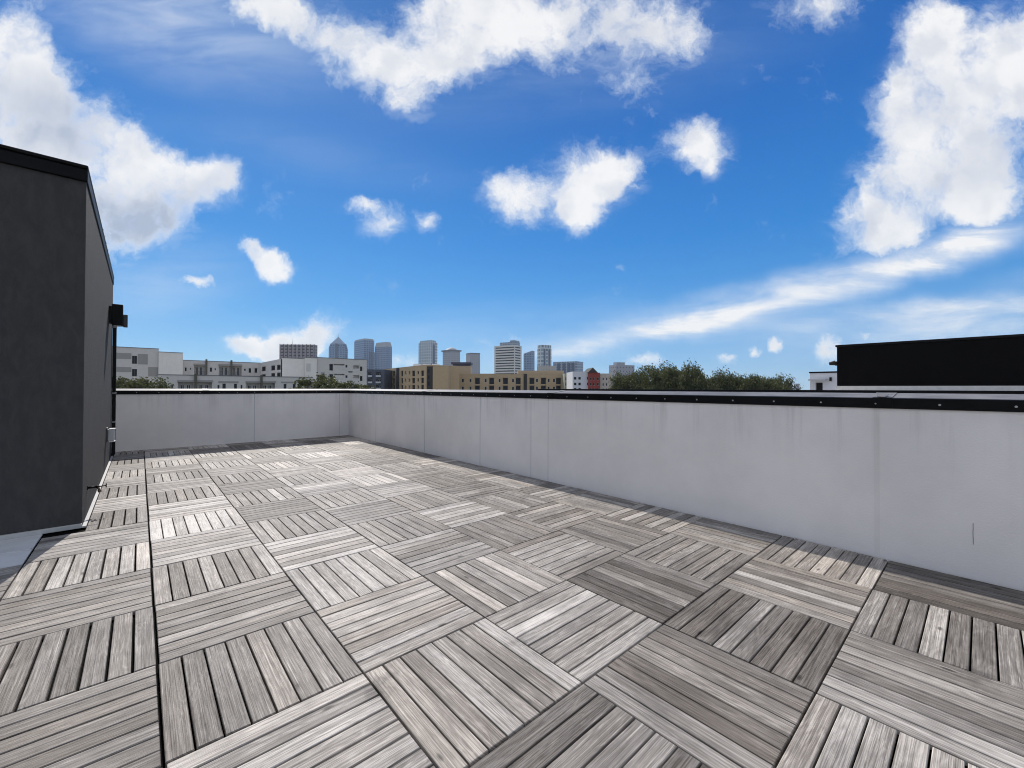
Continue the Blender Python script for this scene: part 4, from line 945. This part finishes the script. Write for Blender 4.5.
protos = [make_tree(3, 13.5, 8.0, 11.0, 130, 110), make_tree(8, 13.0, 7.4, 11.0, 130, 110), make_tree(21, 12.5, 7.0, 11.0, 110, 110)]
used = set()
def put_tree(pi, px, D, ytop, W_, rot, label, group):
    pr = protos[pi]
    if pi in used:
        r = pr.copy(); COL.objects.link(r)
        for ch in pr.children: c = ch.copy(); COL.objects.link(c); c.parent = r
    else: r = pr; used.add(pi)
    p = at(px, D); zt = ztop(px, ytop, D)
    top0 = {0: 15.3, 1: 15.0, 2: 14.8}[pi]; sc = (zt-GZ)/top0
    r.location = (p.x, p.y, GZ); r.rotation_euler = (0, 0, rot); r.scale = (W_*sc, W_*sc, sc)
    tag(r, label, 'tree', group)
GT = 'oak trees beyond the right parapet'
put_tree(0, 658, 84, 363.0, .80, .3, 'tallest broad oak crown at the left of the treeline', GT)
put_tree(1, 688, 80, 364.0, .66, 1.9, 'rounded oak crown just left of the notch in the treeline', GT)
put_tree(2, 628, 90, 368.5, .62, 3.9, 'leftmost oak of the treeline, in front of the white boxy tower', GT)
put_tree(1, 726, 84, 370.5, .66, 4.2, 'lower oak just right of the notch in the treeline', GT)
put_tree(2, 757, 80, 371.8, .70, 2.0, 'wide low oak in the right half of the treeline', GT)
put_tree(0, 778, 88, 375.0, .62, 5.3, 'rightmost small oak where the treeline slopes down', GT)
put_tree(2, 742, 96, 373.0, .95, .9, 'oak at the back of the right half of the treeline', GT)
put_tree(1, 672, 98, 368.5, .9, 3.0, 'oak at the back filling the left half of the treeline', GT)
put_tree(0, 702, 100, 376.5, .9, 1.1, 'low oak behind the notch in the treeline', GT)
GA = 'small trees before the apartments'
def small_tree(seed, px, D, ytop, label):
    global M_LEAF
    r = make_tree(seed, 6.2, 4.0, 8.6, 60, 90, .25); p = at(px, D); zt = ztop(px, ytop, D); sc = (zt-GZ)/10.9
    r.name = 'street_tree'; r.location = (p.x, p.y, GZ); r.scale = (sc, sc, sc); tag(r, label, 'tree', GA)
small_tree(31, 124, 60, 373, 'leafy tree at the far left in front of the grey apartment wall')
small_tree(32, 143, 60, 374, 'second leafy tree from the left, under the taupe wall panel')
small_tree(33, 316, 62, 372, 'tree before the right end of the low apartment range')
small_tree(34, 334, 60, 376.5, 'low tree under the stacked windows of the grey wing')
small_tree(35, 355, 60, 378.5, 'rightmost low tree before the grey wing')

# ------------------------------------------------------------------ haze
bm = bmesh.new(); box(bm, -900, 1500, -300, 1500, -12.0, 230)
hm = bpy.data.materials.new('haze_air'); hm.use_nodes = True; hn = hm.node_tree; hn.nodes.clear()
hv = hn.nodes.new('ShaderNodeVolumePrincipled'); hv.inputs['Density'].default_value = 0.00010; hv.inputs['Color'].default_value = (0.72, 0.84, 1.0, 1); hv.inputs['Anisotropy'].default_value = 0.2
ho = hn.nodes.new('ShaderNodeOutputMaterial'); hn.links.new(hv.outputs[0], ho.inputs['Volume'])
tag(mobj('haze', bm, hm), kind='stuff')
